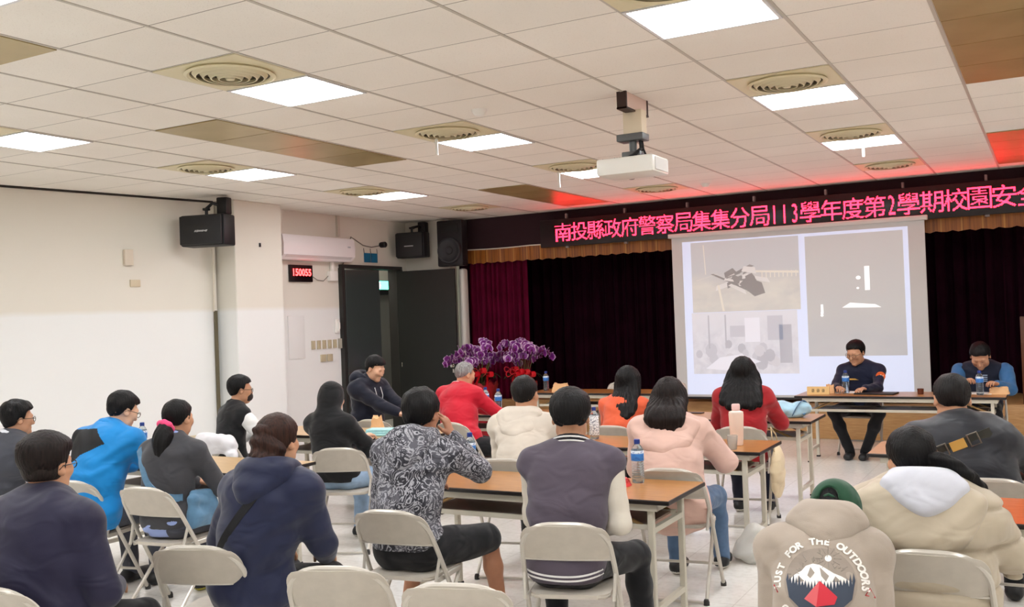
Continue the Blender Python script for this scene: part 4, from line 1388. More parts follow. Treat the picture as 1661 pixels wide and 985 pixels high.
SK = {}
def skin_mat(name, rgb):
    if name not in SK:
        m = mat('skin_' + name, rgb, .5, noise=.05, nscale=30, bump=.04, bscale=200)
        m.node_tree.nodes['Principled BSDF'].inputs['Subsurface Weight'].default_value = .08
        m.node_tree.nodes['Principled BSDF'].inputs['Subsurface Radius'].default_value = (.02, .008, .004)
        SK[name] = m
    return SK[name]
def hair_mat(name, rgb, rgb2, stretch=(60, 60, 4)):
    if name in MATS: return MATS[name]
    t = NT(name, .5)
    vec, x, y, z = t.xyz()
    n_ = t.noise(vec, 2.2, 4, stretch, .3)
    t.color(t.mix(t.step(n_, .3, .7), lin(rgb), lin(rgb2)))
    t.bump(n_, .6, .006)
    t.b.inputs['Specular IOR Level'].default_value = .2
    return t.m
def cloth(name, rgb, rough=.85, noise=.06, nscale=6, bump=.12, bscale=220, sheen=.15):
    if name in MATS: return MATS[name]
    t = NT(name, rough)
    vec, x, y, z = t.xyz()
    n0 = t.noise(vec, nscale, 4)
    c1 = tuple(v * (1 - noise) for v in lin(rgb)[:3]) + (1,); c2 = tuple(min(1, v * (1 + noise)) for v in lin(rgb)[:3]) + (1,)
    t.color(t.mix(t.step(n0, .3, .7), c1, c2))
    folds = t.noise(vec, 6, 1.2, (1, 1, 1.8), .9)
    weave = t.noise(vec, bscale, 2)
    t.bump(t.math('MULTIPLY_ADD', weave, bump * .12, folds), .6, .03)
    t.b.inputs['Specular IOR Level'].default_value = .25
    t.b.inputs['Sheen Weight'].default_value = sheen
    return t.m

def bez(pts, n=10):
    """smooth curve through points (Catmull-Rom)"""
    P = [np.asarray(p, float) for p in pts]
    P = [2 * P[0] - P[1]] + P + [2 * P[-1] - P[-2]]
    out = []
    for i in range(1, len(P) - 2):
        for k in range(n):
            t = k / n
            a, b, c, d = P[i - 1:i + 3]
            out.append(.5 * ((2 * b) + (c - a) * t + (2 * a - 5 * b + 4 * c - d) * t * t + (3 * b - a - 3 * c + d) * t ** 3))
    out.append(P[-2]); return out

class Person:
    """a seated figure. hip, head in world metres; yaw = facing of hips (degrees, counter-clockwise from the stage direction)"""
    def __init__(s, hip, yaw, head, top, hyaw, hpitch=0.0, hroll=0.0, sw=.19, bulk=1.0, sy=None, hands=('lap', 'lap'), knees=None, feet=None,
                 skin_c='tan', seat=.455, hs=1.0, elbow=(None, None), neck_back=.0, female=False, arm=1.0):
        s.hip = np.array([hip[0], hip[1], 0.0]); s.bulk = bulk; s.seat = seat; s.hs = hs; s.female = female
        th = R(yaw); s.F = np.array([-math.sin(th), math.cos(th), 0]); s.Rt = np.array([math.cos(th), math.sin(th), 0]); s.U = np.array([0, 0, 1.0])
        s.sm = skin_mat(*skin_c) if isinstance(skin_c, tuple) else skin_mat(skin_c, {'tan': (196, 146, 114), 'fair': (218, 172, 142), 'brown': (168, 116, 88)}[skin_c])
        # everything below is relative to the hip point on the floor
        Hd = np.array([head[0] - hip[0], head[1] - hip[1], top - .118 * hs])
        hy, hp, hr = R(hyaw), R(hpitch), R(hroll)
        f = np.array([-math.sin(hy) * math.cos(hp), math.cos(hy) * math.cos(hp), math.sin(hp)])
        r0 = np.array([math.cos(hy), math.sin(hy), 0]); u0 = np.cross(r0, f)
        r = r0 * math.cos(hr) + u0 * math.sin(hr); u = -r0 * math.sin(hr) + u0 * math.cos(hr)
        s.hf, s.hr, s.hu, s.H = f, r, u, Hd
        s.P0 = np.array([0, 0, seat + .115 * bulk])
        s.N = Hd - u * .155 * hs - f * (.028 + neck_back) * hs      # base of the neck
        sp = s.N - s.P0
        sy_ = R(yaw if sy is None else sy)
        s.SR = np.array([math.cos(sy_), math.sin(sy_), 0]); s.SF = np.array([-math.sin(sy_), math.cos(sy_), 0])
        s.Mid = s.P0 + sp * .48 - s.SF * .035
        s.Chest = s.P0 + sp * .80 - s.SF * .022
        s.ax = axes_of(sp, (s.Rt + s.SR) / 2); s.axS = axes_of(s.N - s.Mid, s.SR)
        s.sw = sw
        s.S = [s.N + s.SR * sd * sw - s.axS[2] * .055 + s.SF * .005 for sd in (-1, 1)]
        s.E, s.W = [], []
        s.arm = arm
        for i, sd in enumerate((-1, 1)):
            h_ = hands[i]
            if isinstance(h_, str):
                loc = {'lap': s.Rt * sd * .11 + s.F * .27 + s.U * (seat + .22), 'table': s.SR * sd * .13 + s.SF * .42 + s.U * .80, 'knee': s.Rt * sd * .15 + s.F * .36 + s.U * (seat + .19)}[h_]
            else:
                loc = s.SR * h_[0] + s.SF * h_[1] + s.U * h_[2]
            pole = elbow[i]
            pole = (s.SR * sd * .8 - s.SF * .55 - s.U * .9) if pole is None else (s.SR * pole[0] + s.SF * pole[1] + s.U * pole[2])
            e, w_ = ik(s.S[i], loc, .285 * arm, .25 * arm, pole)
            s.E.append(e); s.W.append(w_)
        s.K, s.A, s.HJ = [], [], []
        for i, sd in enumerate((-1, 1)):
            kn = (sd * .13, .42, seat + .055) if knees is None else knees[i]
            ft = (sd * .12, .44, .075) if feet is None else feet[i]
            s.HJ.append(s.P0 + s.Rt * sd * .085 - s.U * .02)
            s.K.append(s.Rt * kn[0] + s.F * kn[1] + s.U * kn[2])
            s.A.append(s.Rt * ft[0] + s.F * ft[1] + s.U * ft[2])
        s.foot_dir = [s.F, s.F]
    # ---- groups of shapes
    def torso(s, o=0.0, k=.05, low=0.0):
        b = s.bulk; a = s.ax; c = s.axS
        q = [Cone(s.P0 - a[2] * low - a[0] * .055, s.P0 - a[2] * low + a[0] * .055, .118 * b + o, .118 * b + o, k),
             Cone(s.P0 + a[2] * .045, s.Mid, .146 * b + o, (.142 if s.female else .152) * b + o, k, a, (1, 1.3, 1)),
             Cone(s.Mid, s.Chest, (.142 if s.female else .152) * b + o, .150 * b + o, k, c, (1, 1.28, 1)),
             Cone(s.Chest - c[0] * (s.sw - .11), s.Chest + c[0] * (s.sw - .11), .10 * b + o, .10 * b + o, k),
             Cone(s.S[0] + c[0] * .015, s.S[1] - c[0] * .015, .056 + o, .056 + o, k),
             Cone(s.N + s.hu * .015, s.S[0], .056 + o * .6, .052 + o, k), Cone(s.N + s.hu * .015, s.S[1], .056 + o * .6, .052 + o, k)]
        return q
    def upper_arm(s, i, o=0.0, k=.035):
        return [Cone(s.S[i], s.E[i], .052 * (.6 + .4 * s.bulk) + o, .041 + o, k)]
    def forearm(s, i, o=0.0, k=.025, end=1.0, flare=0.0):
        w = s.E[i] + (s.W[i] - s.E[i]) * end
        return [Cone(s.E[i], w, .040 + o, .026 + o + flare, k)]
    def thigh(s, i, o=0.0, k=.035, end=1.0):
        b = .6 + .4 * s.bulk
        kk = s.HJ[i] + (s.K[i] - s.HJ[i]) * end
        return [Cone(s.HJ[i], kk, .086 * b + o, (.086 + (.058 - .086) * end) * b + o, k)]
    def shin(s, i, o=0.0, k=.03, end=1.0, flare=0.0):
        e = s.K[i] + (s.A[i] - s.K[i]) * end
        m = s.K[i] + (s.A[i] - s.K[i]) * .35
        return [Cone(s.K[i], m, .056 + o, .053 + o, k), Cone(m, e, .053 + o, .036 + o + flare, k)]
    def hd(s, x, y, z): return s.H + (s.hr * x + s.hf * y + s.hu * z) * s.hs
    def head_prims(s):
        A = np.stack([s.hr, s.hf, s.hu]); q = s.hs; h = s.hd
        p = [Cone(s.N - s.hu * .02, h(0, -.016, -.075), .056 * (.7 + .3 * s.bulk), .052 * q, .03),
             Ell(h(0, -.010, .027), A, (.076 * q, .094 * q, .089 * q), .03),
             Cone(h(0, .028, -.03), h(0, .058, -.082), .056 * q, .030 * q, .03),
             Cone(h(-.036, .03, -.06), h(.036, .03, -.06), .034 * q, .034 * q, .03),
             Cone(h(-.04, .058, -.012), h(.04, .058, -.012), .03 * q, .03 * q, .025),
             Cone(h(-.032, .078, .028), h(.032, .078, .028), .013 * q, .013 * q, .02),
             Ell(h(-.031, .094, .008), A, (.016 * q, .012 * q, .011 * q), .012, sub=True),
             Ell(h(.031, .094, .008), A, (.016 * q, .012 * q, .011 * q), .012, sub=True),
             Ell(h(-.031, .079, .007), A, (.014 * q, .011 * q, .010 * q), .004),
             Ell(h(.031, .079, .007), A, (.014 * q, .011 * q, .010 * q), .004),
             Cone(h(0, .083, .014), h(0, .102, -.024), .009 * q, .013 * q, .012),
             Cone(h(-.012, .09, -.028), h(.012, .09, -.028), .008 * q, .008 * q, .008),
             Cone(h(-.019, .082, -.052), h(.019, .082, -.052), .007 * q, .007 * q, .006),
             Cone(h(-.017, .08, -.062), h(.017, .08, -.062), .0075 * q, .0075 * q, .006),
             Cone(h(0, .075, -.088), h(0, .072, -.09), .018 * q, .018 * q, .02)]
        for sd in (-1, 1):
            c = h(sd * .078, -.004, .0)
            p += [Ell(c, np.stack([nv(s.hr + s.hf * sd * -.45), nv(s.hf + s.hr * sd * .45), s.hu]), (.009 * q, .02 * q, .032 * q), .008),
                  Ell(h(sd * .088, .003, .004), A, (.007 * q, .010 * q, .016 * q), .006, sub=True)]
        return p
    def hand_prims(s, i, d=None, palm=None, curl=.5, spread=1.0, thumb=1.0):
        """five separate fingers from a flat palm; d = pointing direction, palm = direction the palm faces"""
        sd = -1 if i == 0 else 1
        d = nv(s.W[i] - s.E[i]) if d is None else nv(d)
        palm = -s.U if palm is None else np.asarray(palm, float)
        palm = nv(palm - d * (palm @ d))
        lat = np.cross(palm, d) * sd        # towards the thumb for both hands
        lat = nv(lat)
        if (i == 1): lat = nv(np.cross(d, palm)) * 1
        else: lat = nv(np.cross(palm, d)) * 1
        w = s.W[i]
        A = np.stack([lat, palm, d])
        p = [Cone(w - d * .01, w + d * .03, .027, .03, .02, A, (1, 1.5, 1)),
             Cone(w + d * .03 - lat * .012, w + d * .085 - lat * .012, .026, .027, .012, A, (1, 2.0, 1)),
             Cone(w + d * .03 + lat * .012, w + d * .085 + lat * .012, .026, .027, .012, A, (1, 2.0, 1))]
        for q, (o, ln) in enumerate(((.031, .072), (.0105, .080), (-.0105, .075), (-.031, .06))):
            b = w + d * (.088 - .004 * abs(q - 1)) + lat * o
            dd = nv(d + lat * o * spread * 3)
            a = 0
            for j, (fr, r0, r1) in enumerate(((.44, .0092, .0086), (.31, .0086, .008), (.25, .008, .0068))):
                a += curl * (.75 if j == 0 else 1.0)
                dj = nv(dd * math.cos(a) + palm * math.sin(a))
                e = b + dj * ln * fr
                p.append(Cone(b, e, r0, r1, .004))
                b = e
        t0 = w + d * .022 + lat * .026
        t1 = t0 + nv(d * .7 + lat * .75 + palm * .35 * thumb) * .042
        t2 = t1 + nv(d * .95 + lat * .15 + palm * .45 * thumb) * .032
        p += [Cone(t0, t1, .0125, .0105, .008), Cone(t1, t2, .0105, .008, .004)]
        return p
    def foot_prims(s, i, o=0.0):
        d = s.foot_dir[i]; a = s.A[i]
        heel = np.array([a[0], a[1], .045]) - d * .045; toe = np.array([a[0], a[1], .036]) + d * .155
        ax = np.stack([np.cross(d, s.U), d, s.U])
        return [Cone(a, heel + d * .03 + s.U * .01, .036 + o, .04 + o, .03), Cone(heel, toe, .038 + o, .034 + o, .03, ax, (1, 1, 1.1)), Cone(toe - d * .05, toe, .043 + o, .036 + o, .02, ax, (1, 1, 1.25))]
    # ---- finished meshes
    def body(s, label, h=.0065, hand=(dict(), dict()), extra=None, hidden_legs=False):
        p = s.torso(-.012)
        for i in (0, 1):
            p += s.upper_arm(i, -.004) + s.forearm(i) + s.thigh(i, -.006) + s.shin(i, -.004) + s.foot_prims(i, -.008)
        p += s.head_prims()
        for i in (0, 1):
            if hand[i] is not None: p += s.hand_prims(i, **hand[i])
        if extra: p += extra
        V, F = skin(p, h)
        s.o = grid_mesh('person', V, F, s.sm, loc=tuple(s.hip), label=label, cat='person')
        return s.o
    def add(s, name, prims, m, h=.008, post=None, midx=None, label=None, pad=.03):
        V, F = skin(prims, h, post, pad)
        mi = None
        if midx is not None: mi = midx(V[F].mean(1))
        return grid_mesh(name, V, F, m, parent=s.o, midx=mi, label=label)
    def jacket(s, name, m, o=.014, sleeve=1.0, so=None, hem=None, wr=.005, seed=1, zf=40., h=.008, collar=.012, arms=True, post2=None, extra=None, midx=None, label=None, low=0.0, flare=.004, collar_h=.0, k=.05):
        so = o if so is None else so
        p = s.torso(o, k, low)
        if arms:
            for i in (0, 1):
                if sleeve <= .5: p += [Cone(s.S[i], s.S[i] + (s.E[i] - s.S[i]) * sleeve * 2, .052 + so, .046 + so, .035)]
                else: p += s.upper_arm(i, so) + s.forearm(i, so, end=(sleeve - .5) * 2 * .97, flare=flare)
        if collar:
            p += s.collar(collar, collar_h)
        if extra: p += extra
        rp = ripple(wr, seed, zf)
        nk = nv(s.hu * .8 + s.axS[2] * .5); npt = s.N + nk * (.045 + collar_h)
        zh = (s.seat + .012) if hem is None else hem
        def post(P, d):
            d = d + rp(P)
            d = np.maximum(d, zh - P[..., 2])
            if post2 is not None: d = post2(P, d)
            return d
        return s.add(name, p, m, h, post, midx, label)
    def collar(s, r=.012, up=0.0, rad=.066, back=0.0):
        nk = nv(s.hu * .7 + s.axS[2] * .6); c = s.N + nk * (.03 + up)
        a = nv(s.hr - nk * (s.hr @ nk)); b = np.cross(nk, a)
        pts = [c + a * math.cos(t) * rad + b * math.sin(t) * rad * 1.02 + nk * (-.018 * math.sin(t)) for t in np.linspace(0, 2 * PI, 17)]
        return [Cone(pts[i], pts[i + 1], r, r, .012) for i in range(16)]
    def hood(s, r=.042, drop=.16, wide=.13, k=.05, out=.03):
        """a hood lying down behind the neck"""
        nk = s.axS[2]; b = -s.SF; c = s.N + nk * .02
        arc = [c + s.SR * wide * .62 * math.cos(t) + b * ((.085 + out) * math.sin(t) + .012) + nk * (.035 + .02 * math.sin(t)) for t in np.linspace(-.35, PI + .35, 11)]
        p = [Cone(arc[i], arc[i + 1], r * .8, r * .8, k) for i in range(10)]
        for t in (-1, -.67, -.33, 0, .33, .67, 1):
            p.append(Cone(c + s.SR * wide * .8 * t + b * (.095 + out - .02 * abs(t)) + nk * .02, c + s.SR * wide * .55 * t + b * (.125 + out - .02 * abs(t)) - nk * (drop - .05 * abs(t)), r, r * .85, k))
        return p
    def lay_hood(s, m, r=.040, drop=.14, wide=.15, out=.03, seed=70, name='hood', wr=.005, shift=(0, 0, 0), label=None):
        sh = s.SR * shift[0] + s.SF * shift[1] + s.U * shift[2]
        p = s.hood(r, drop, wide, .06, out)
        for q in p:
            q.a = q.a + sh; q.b = q.b + sh; q.lo = q.lo + sh; q.hi = q.hi + sh
        rp = ripple(wr, seed, 42)
        return s.add(name, p, m, .007, lambda P, d: d + rp(P), label=label)
    def trousers(s, m, o=.010, end=1.0, seed=5, name='trousers', wr=.004, label=None, h=.009, flare=.008):
        p = [Cone(s.P0 - s.ax[0] * .055, s.P0 + s.ax[0] * .055, .116 * s.bulk + o, .116 * s.bulk + o, .04)]
        for i in (0, 1):
            if end <= .5: p += s.thigh(i, o + .012, end=end * 2)
            else: p += s.thigh(i, o) + s.shin(i, o, end=(end - .5) * 2, flare=flare)
        rp = ripple(wr, seed, 26)
        def post(P, d):
            d = d + rp(P)
            return np.maximum(d, .02 - P[..., 2])
        return s.add(name, p, m, h, post, label=label)
    def shoes(s, m, sole=None, h=.007):
        for i in (0, 1):
            p = s.foot_prims(i, .006)
            def post(P, d): return np.maximum(np.maximum(d, .004 - P[..., 2]), P[..., 2] - .115)
            o = s.add('shoe', p, [m, sole or m], h, post, midx=lambda c: (c[:, 2] < .026).astype(int))
    def hair(s, m, style='short', t=.018, h=.005, seed=3, front=.062, nape=-.062, side=.004, spiky=.0, name='hair', label=None, sideth=.42):
        A = np.stack([s.hr, s.hf, s.hu]); q = s.hs
        p = [Ell(s.hd(0, -.010, .027), A, (.076 * q, .094 * q, .089 * q), .02)]
        ph = np.random.RandomState(seed).rand(6) * 6.28
        def post(P, d):
            L = ((P - s.H) @ A.T) / q
            x, y, z = L[..., 0], L[..., 1], L[..., 2]
            line = np.interp(y, [-.11, -.058, -.034, -.014, .022, .030, .052, .09], [nape, nape, nape + .022, side + .008, side + .002, side + .045, front - .004, front + .006])
            line = line + np.where(y < -.02, .028 * (np.abs(x) / .07) ** 2, 0) * np.clip((-y - .05) / .02, 0, 1) + .004 * np.sin(60 * x + ph[0]) + .003 * np.sin(130 * y + ph[1])
            e = np.clip((z - line) / .013, 0, 1)
            topw = np.clip((z - .0) / .1, 0, 1)
            az = np.arctan2(x, y + .03)
            rad = np.sqrt(x * x + (y + .03) ** 2)
            st = np.sin(az * 38 + 5 * np.sin(9 * rad + ph[2]) + 3 * np.sin(40 * z + ph[3])) + .7 * np.sin(az * 71 + 40 * z + ph[4])
            lump = np.sin(70 * x + ph[1]) * np.sin(60 * y + ph[2]) * np.sin(50 * z + ph[3])
            th = t * (sideth + (1.15 - sideth) * topw) + .0011 * st + (.003 + spiky) * lump
            thick = e * th - (1 - e) * .012
            return d - thick * q
        return s.add(name, p, m, h, post, label=label, pad=.05)
    def long_hair(s, m, length=.34, wd=.1, t=.02, h=.006, seed=4, flow=(0, 0), front=.06, sides=True, name='hair', label=None, taper=.75, thick=.02, ramp=.08):
        """long straight hair falling behind the shoulders; flow = sideways/backward drift of the tips"""
        A = np.stack([s.hr, s.hf, s.hu]); q = s.hs
        dn = -(s.hu * .35 + s.U * .75); dn = nv(dn)
        p = [Ell(s.hd(0, -.014, .027), A, ((.076 + t) * q, (.094 + t) * q, (.089 + t) * q), .03)]
        xs = (-1, -.6, -.2, .2, .6, 1)
        for i, x_ in enumerate(xs):
            a = s.hd(x_ * .062, -.055 + .03 * abs(x_), .02)
            l_ = length * (1 - .12 * abs(x_)) * (1 + .05 * math.sin(seed * 3 + i * 2.1))
            sp_ = [a + dn * l_ * t_ - s.hf * .018 * min(1, 2 * t_) + s.hr * (x_ * (wd - .062) * t_ ** .7 + flow[0] * t_ ** 1.5) for t_ in (0, .2, .4, .6, .8, 1)]
            for q_ in sp_[1:]:
                dn_ = max(0, (s.N - q_) @ s.axS[2]); L_ = s.N - s.axS[2] * dn_
                lim = (.07 + .065 * min(1, dn_ / .14)) * s.bulk + thick
                below = np.clip(((s.N + s.U * ramp - q_) @ s.U) / .08, 0, 1)
                q_ += s.SF * min(0, -lim - (q_ - L_) @ s.SF) * below
            rr_ = [.045, .045, .044, .042, .039, .034 * taper]
            p += [Cone(sp_[q], sp_[q + 1], rr_[q], rr_[q + 1], .03) for q in range(5)]
        if sides:
            for sd in (-1, 1):
                a = s.hd(sd * .066, .012, .04); b = s.hd(sd * .082, .018, -.10)
                p += [Cone(a, b, .028, .024, .03)]
        ph = np.random.RandomState(seed).rand(6) * 6.28
        fr = s.H + s.hf * (.062 * q)
        def post(P, d):
            L = ((P - s.H) @ A.T) / q
            x, y, z = L[..., 0], L[..., 1], L[..., 2]
            az = np.arctan2(x, y + .05)
            st = np.sin(az * 30 + 3 * np.sin(9 * z + ph[2])) + .7 * np.sin(az * 57 + ph[4] + 2 * np.sin(14 * z)) + .4 * np.sin(170 * x + 8 * z)
            d = d + .0022 * st
            face = np.maximum(np.maximum(y * -1 + .045, np.abs(x) - .062), z - front)     # opening for the face
            return np.maximum(d, -face * 1.0)
        return s.add(name, p, m, h, post, label=label, pad=.05)
    def glasses(s, m, r=.021, name='glasses'):
        g = MB()
        for sd in (-1, 1):
            g.tube([Vector(s.hd(sd * .033 + r * math.cos(a) * 1.1, .101, .006 + r * .85 * math.sin(a))) for a in [2 * PI * i / 16 for i in range(16)]], .0022, 6, closed=True)
            g.tube([Vector(s.hd(sd * .056, .1, .012)), Vector(s.hd(sd * .08, .06, .012)), Vector(s.hd(sd * .084, -.005, .01)), Vector(s.hd(sd * .08, -.02, -.005))], .0022, 6)
        g.tube([Vector(s.hd(-.01, .103, .01)), Vector(s.hd(0, .106, .012)), Vector(s.hd(.01, .103, .01))], .002, 6)
        return g.build(name, m, s.o)
    def face_marks(s, dark):
        for sd in (-1, 1):
            g = MB(); g.tube([Vector(s.hd(sd * (.016 + .012 * k), .0905 - .004 * k * k, .030 + .003 * math.sin(k))) for k in range(4)], [.003, .004, .0038, .0022], 6)
            g.build('eyebrow', dark, s.o)
            g = MB(); g.tube([Vector(s.hd(sd * (.02 + .0075 * k), .0895 - .0012 * k * k, .006 - .0012 * (1.5 - k) ** 2)) for k in range(4)], [.0012, .0022, .0022, .0012], 6)
            g.build('eyelid_line', dark, s.o)
        g = MB(); g.tube([Vector(s.hd(.018 * k / 3, .0885 - .0006 * k * k, -.0572)) for k in range(-3, 4)], [.001, .0018, .002, .002, .002, .0018, .001], 6)
        g.build('lips', mat('lip_red', (150, 84, 76), .5), s.o)
    def tree(s, obj):
        me = obj.data
        vs = [v.co.copy() for v in me.vertices]
        return BVHTree.FromPolygons(vs, [tuple(p.vertices) for p in me.polygons])
    def drape(s, obj, pts, direction, lift=.004):
        """points laid onto a garment along a direction"""
        t = s.tree(obj)
        dr = Vector(nv(direction)); out = []
        for p in pts:
            o = Vector(p) - dr * 1.0
            hit = t.ray_cast(o, dr)
            if hit[0] is not None: out.append(hit[0] - dr * lift)
        return out
    def strap(s, name, obj, pts, direction, wd, m, lift=.004, label=None, parent=None, side=None, mb=None):
        c = s.drape(obj, pts, direction, lift)
        g = mb or MB(); dr = Vector(nv(direction))
        rows = []
        for i, p in enumerate(c):
            t = (c[min(i + 1, len(c) - 1)] - c[max(i - 1, 0)]).normalized()
            sd = t.cross(dr).normalized() * wd / 2
            rows.append([g.bm.verts.new(q) for q in (p - sd, p + sd, p + sd - dr * -.006, p - sd - dr * -.006)])
        for a, b in zip(rows, rows[1:]):
            for k in range(4): g.bm.faces.new((a[k], a[(k + 1) % 4], b[(k + 1) % 4], b[k]))
        if mb: return None
        return g.build(name, m, parent or s.o, label=label, angle=60)
# ------------------------------------------------------------------ the people
blackhair = hair_mat('hair_black', (6, 5, 6), (20, 18, 18))
brownhair = hair_mat('hair_brown', (24, 13, 10), (64, 38, 29))
darkhair = hair_mat('hair_dark_brown', (11, 7, 6), (34, 23, 20))
greyhair = hair_mat('hair_grey', (96, 92, 92), (164, 160, 158))
buzzhair = hair_mat('hair_cropped', (11, 10, 10), (30, 27, 26))
wire = mat('glasses_wire', (96, 84, 70), .3, metal=.7)
blackfr = mat('glasses_black', (20, 20, 22), .3)
black_tr = cloth('trousers_black', (22, 22, 25))
grey_tr = cloth('trousers_grey', (70, 72, 82))
jeans = cloth('jeans_pale', (150, 176, 204), noise=.14, nscale=14)
jeans_d = cloth('jeans_blue', (84, 110, 142), noise=.16, nscale=14)
shoe_b = mat('shoe_black', (24, 24, 26), .5)
sole_w = mat('sole_white', (214, 210, 202), .6)
sole_b = mat('sole_black', (16, 16, 16), .7)
RT, LF = 1, 0

# --- man in the varsity jacket
p = Person((-2.07, 4.15), 17, (-2.10, 4.32), 1.36, 24, hpitch=-4, sw=.195, bulk=1.08, hs=1.08, hands=((-.05, .40, .79), (.14, .30, .66)), elbow=((-.25, -.1, -1), (.22, -.3, -1)), knees=((-.13, .42, .51), (.30, .36, .515)), feet=((-.12, .40, .075), (.33, .40, .075)), skin_c='tan')
p.body('person seen from behind in a purple-grey varsity jacket with cream sleeves')
vj = p.jacket('varsity_vest', cloth('varsity_grey', (84, 76, 88), bump=.2), .016, arms=False, collar=0, hem=p.seat + .03, seed=11, wr=.005)
cream = mat('sleeve_cream', (216, 208, 194), .5, bump=.08, bscale=50)
for i in (0, 1):
    rp = ripple(.005, 21 + i, 50)
    p.add('sleeve', [Cone(p.S[i] * .96 + p.N * .04, p.E[i], .068, .057, .03), Cone(p.E[i], p.W[i], .057, .042, .03)], cream, .008, lambda P, d: d + rp(P))
cl = p.collar(.017, .008, .07)
p.add('rib_collar', p.collar(.022, .016, .07), mat('rib_black', (22, 20, 24), .8), .006)
wst = mat('rib_white', (226, 224, 222), .8)
for up, rr in ((.010, .0965), (.030, .094)):
    nk = nv(p.hu * .7 + p.axS[2] * .6); c = p.N + nk * (.024 + up); a = nv(p.hr - nk * (p.hr @ nk)); b = np.cross(nk, a)
    g = MB(); g.tube([Vector(c + a * math.cos(t) * rr + b * math.sin(t) * rr - nk * .018 * math.sin(t)) for t in np.linspace(0, 2 * PI, 33)[:-1]], .0045, 6, closed=True)
    g.build('collar_stripe', wst, p.o)
hemz = p.seat + .055
for dz in (0, .022):
    pts = []
    for t in np.linspace(-1.0, 1.0, 25):
        pts.append(p.P0 * 0 + p.Rt * .2 * t + np.array([0, 0, hemz + dz + .035 * t * t * .6]))
    p.strap('hem_stripe', vj, pts, p.F, .009, wst, .003)
p.trousers(black_tr); p.shoes(shoe_b, sole_w)
p.hair(blackhair, t=.026, seed=5, nape=-.042, side=.012, sideth=.5)

# --- youth in the patterned jacket
p = Person((-2.98, 4.15), 8, (-3.02, 4.36), 1.35, 6, hpitch=-10, sw=.185, bulk=1.0, hs=1.05, hands=((-.1, .38, .80), (.10, .36, 1.09)), elbow=(None, (.7, .5, -.9)), knees=((-.14, .40, .51), (.28, .40, .53)), feet=((-.16, .22, .075), (.33, .44, .075)), skin_c='brown')
p.body('person in a grey and white patterned hooded jacket and black shorts', hand=({}, dict(d=p.hr * -.35 + p.U * .95, palm=-p.SR, curl=.35)))
pt_ = NT('patterned_cloth', .85)
vec, x, y, z = pt_.xyz()
n1 = pt_.noise(vec, 12, 3, (1, 1, 1), 2.2)
w_ = pt_.math('SINE', pt_.math('MULTIPLY', n1, 34.0))
n2 = pt_.noise(vec, 8, 2, (1, 1, 1), 1.2)
cA = pt_.mix(pt_.step(n2, .42, .58), lin((44, 44, 52)), lin((92, 92, 100)))
pt_.color(pt_.mix(pt_.step(w_, .25, .7), cA, lin((168, 168, 175))))
pt_.bump(pt_.noise(vec, 40, 3), .1, .005)
p.jacket('patterned_jacket', pt_.m, .018, collar=0, seed=7, wr=.008, hem=p.seat + .11)
p.lay_hood(pt_.m, .034, .10, .14, .03, 80)
p.trousers(black_tr, end=.48, name='shorts', o=.014); p.shoes(shoe_b)
p.hair(blackhair, t=.026, seed=8, nape=-.078, spiky=.003, sideth=.65)

# --- woman with the messy bun, navy jacket
p = Person((-3.22, 3.26), 4, (-3.13, 3.36), 1.32, 8, hpitch=-4, sw=.185, bulk=1.12, hands=('lap', 'knee'), female=True, skin_c='tan')
p.body('person with a messy brown bun and a navy hooded jacket')
navy = cloth('jacket_navy', (28, 34, 62), .55, bump=.08)
jb = p.jacket('navy_jacket', navy, .024, collar=0, seed=9, wr=.007, zf=34, low=.02)
p.lay_hood(navy, .030, .085, .145, .025, 81)
p.strap('shoulder_strap', jb, [p.N + p.SR * (-.04 - .0 * t) * 1 + p.SR * (.10 - .42 * t) - np.array([0, 0, .02 + .52 * t]) for t in np.linspace(0, 1, 18)], p.SF, .038, mat('strap_black', (20, 20, 24), .6), .004, label='black shoulder strap')
p.trousers(black_tr); p.shoes(shoe_b)
p.hair(brownhair, t=.022, seed=12, nape=-.06, side=-.01)
bun = [Ell(p.hd(.0, -.075, -.035), np.stack([p.hr, p.hf, p.hu]), (.084, .07, .11), .04), Ell(p.hd(-.012, -.085, .045), np.stack([p.hr, p.hf, p.hu]), (.05, .05, .055), .04), Ell(p.hd(.0, -.095, -.085), np.stack([p.hr, p.hf, p.hu]), (.06, .05, .05), .04)]
rb = ripple(.006, 31, 90)
p.add('bun', bun, brownhair, .006, lambda P, d: d + rb(P) + .002 * np.sin(150 * P[..., 0] + 6 * np.sin(30 * P[..., 2])))

# --- big man in navy at the lower corner
p = Person((-3.56, 2.45), 8, (-3.66, 2.56), 1.315, 12, hpitch=-2, sw=.215, bulk=1.22, hs=1.06, hands=('lap', 'lap'), skin_c='tan')
p.body('man with a slicked fade haircut, black-armed glasses and a plain navy jacket')
p.jacket('navy_jacket', cloth('jacket_ink', (29, 27, 52), .6, bump=.06), .024, collar=.02, collar_h=.0, seed=13, wr=.005, zf=24)
p.trousers(black_tr); p.shoes(shoe_b)
p.hair(darkhair, t=.030, seed=15, nape=-.032, side=.004, sideth=.16)
p.add('faded_hair', [Ell(p.hd(0, -.010, .015), np.stack([p.hr, p.hf, p.hu]), np.array((.0785, .0955, .089)) * p.hs)], hair_mat('hair_fade', (24, 19, 17), (48, 40, 36)), .006,
      lambda P, d: np.maximum(d, -(((P - p.H) @ p.hu) + .068) ) if False else np.maximum(np.maximum(d, ((P - p.H) @ p.hf) - .03), -((P - p.H) @ p.hu) - .046))
p.glasses(blackfr)

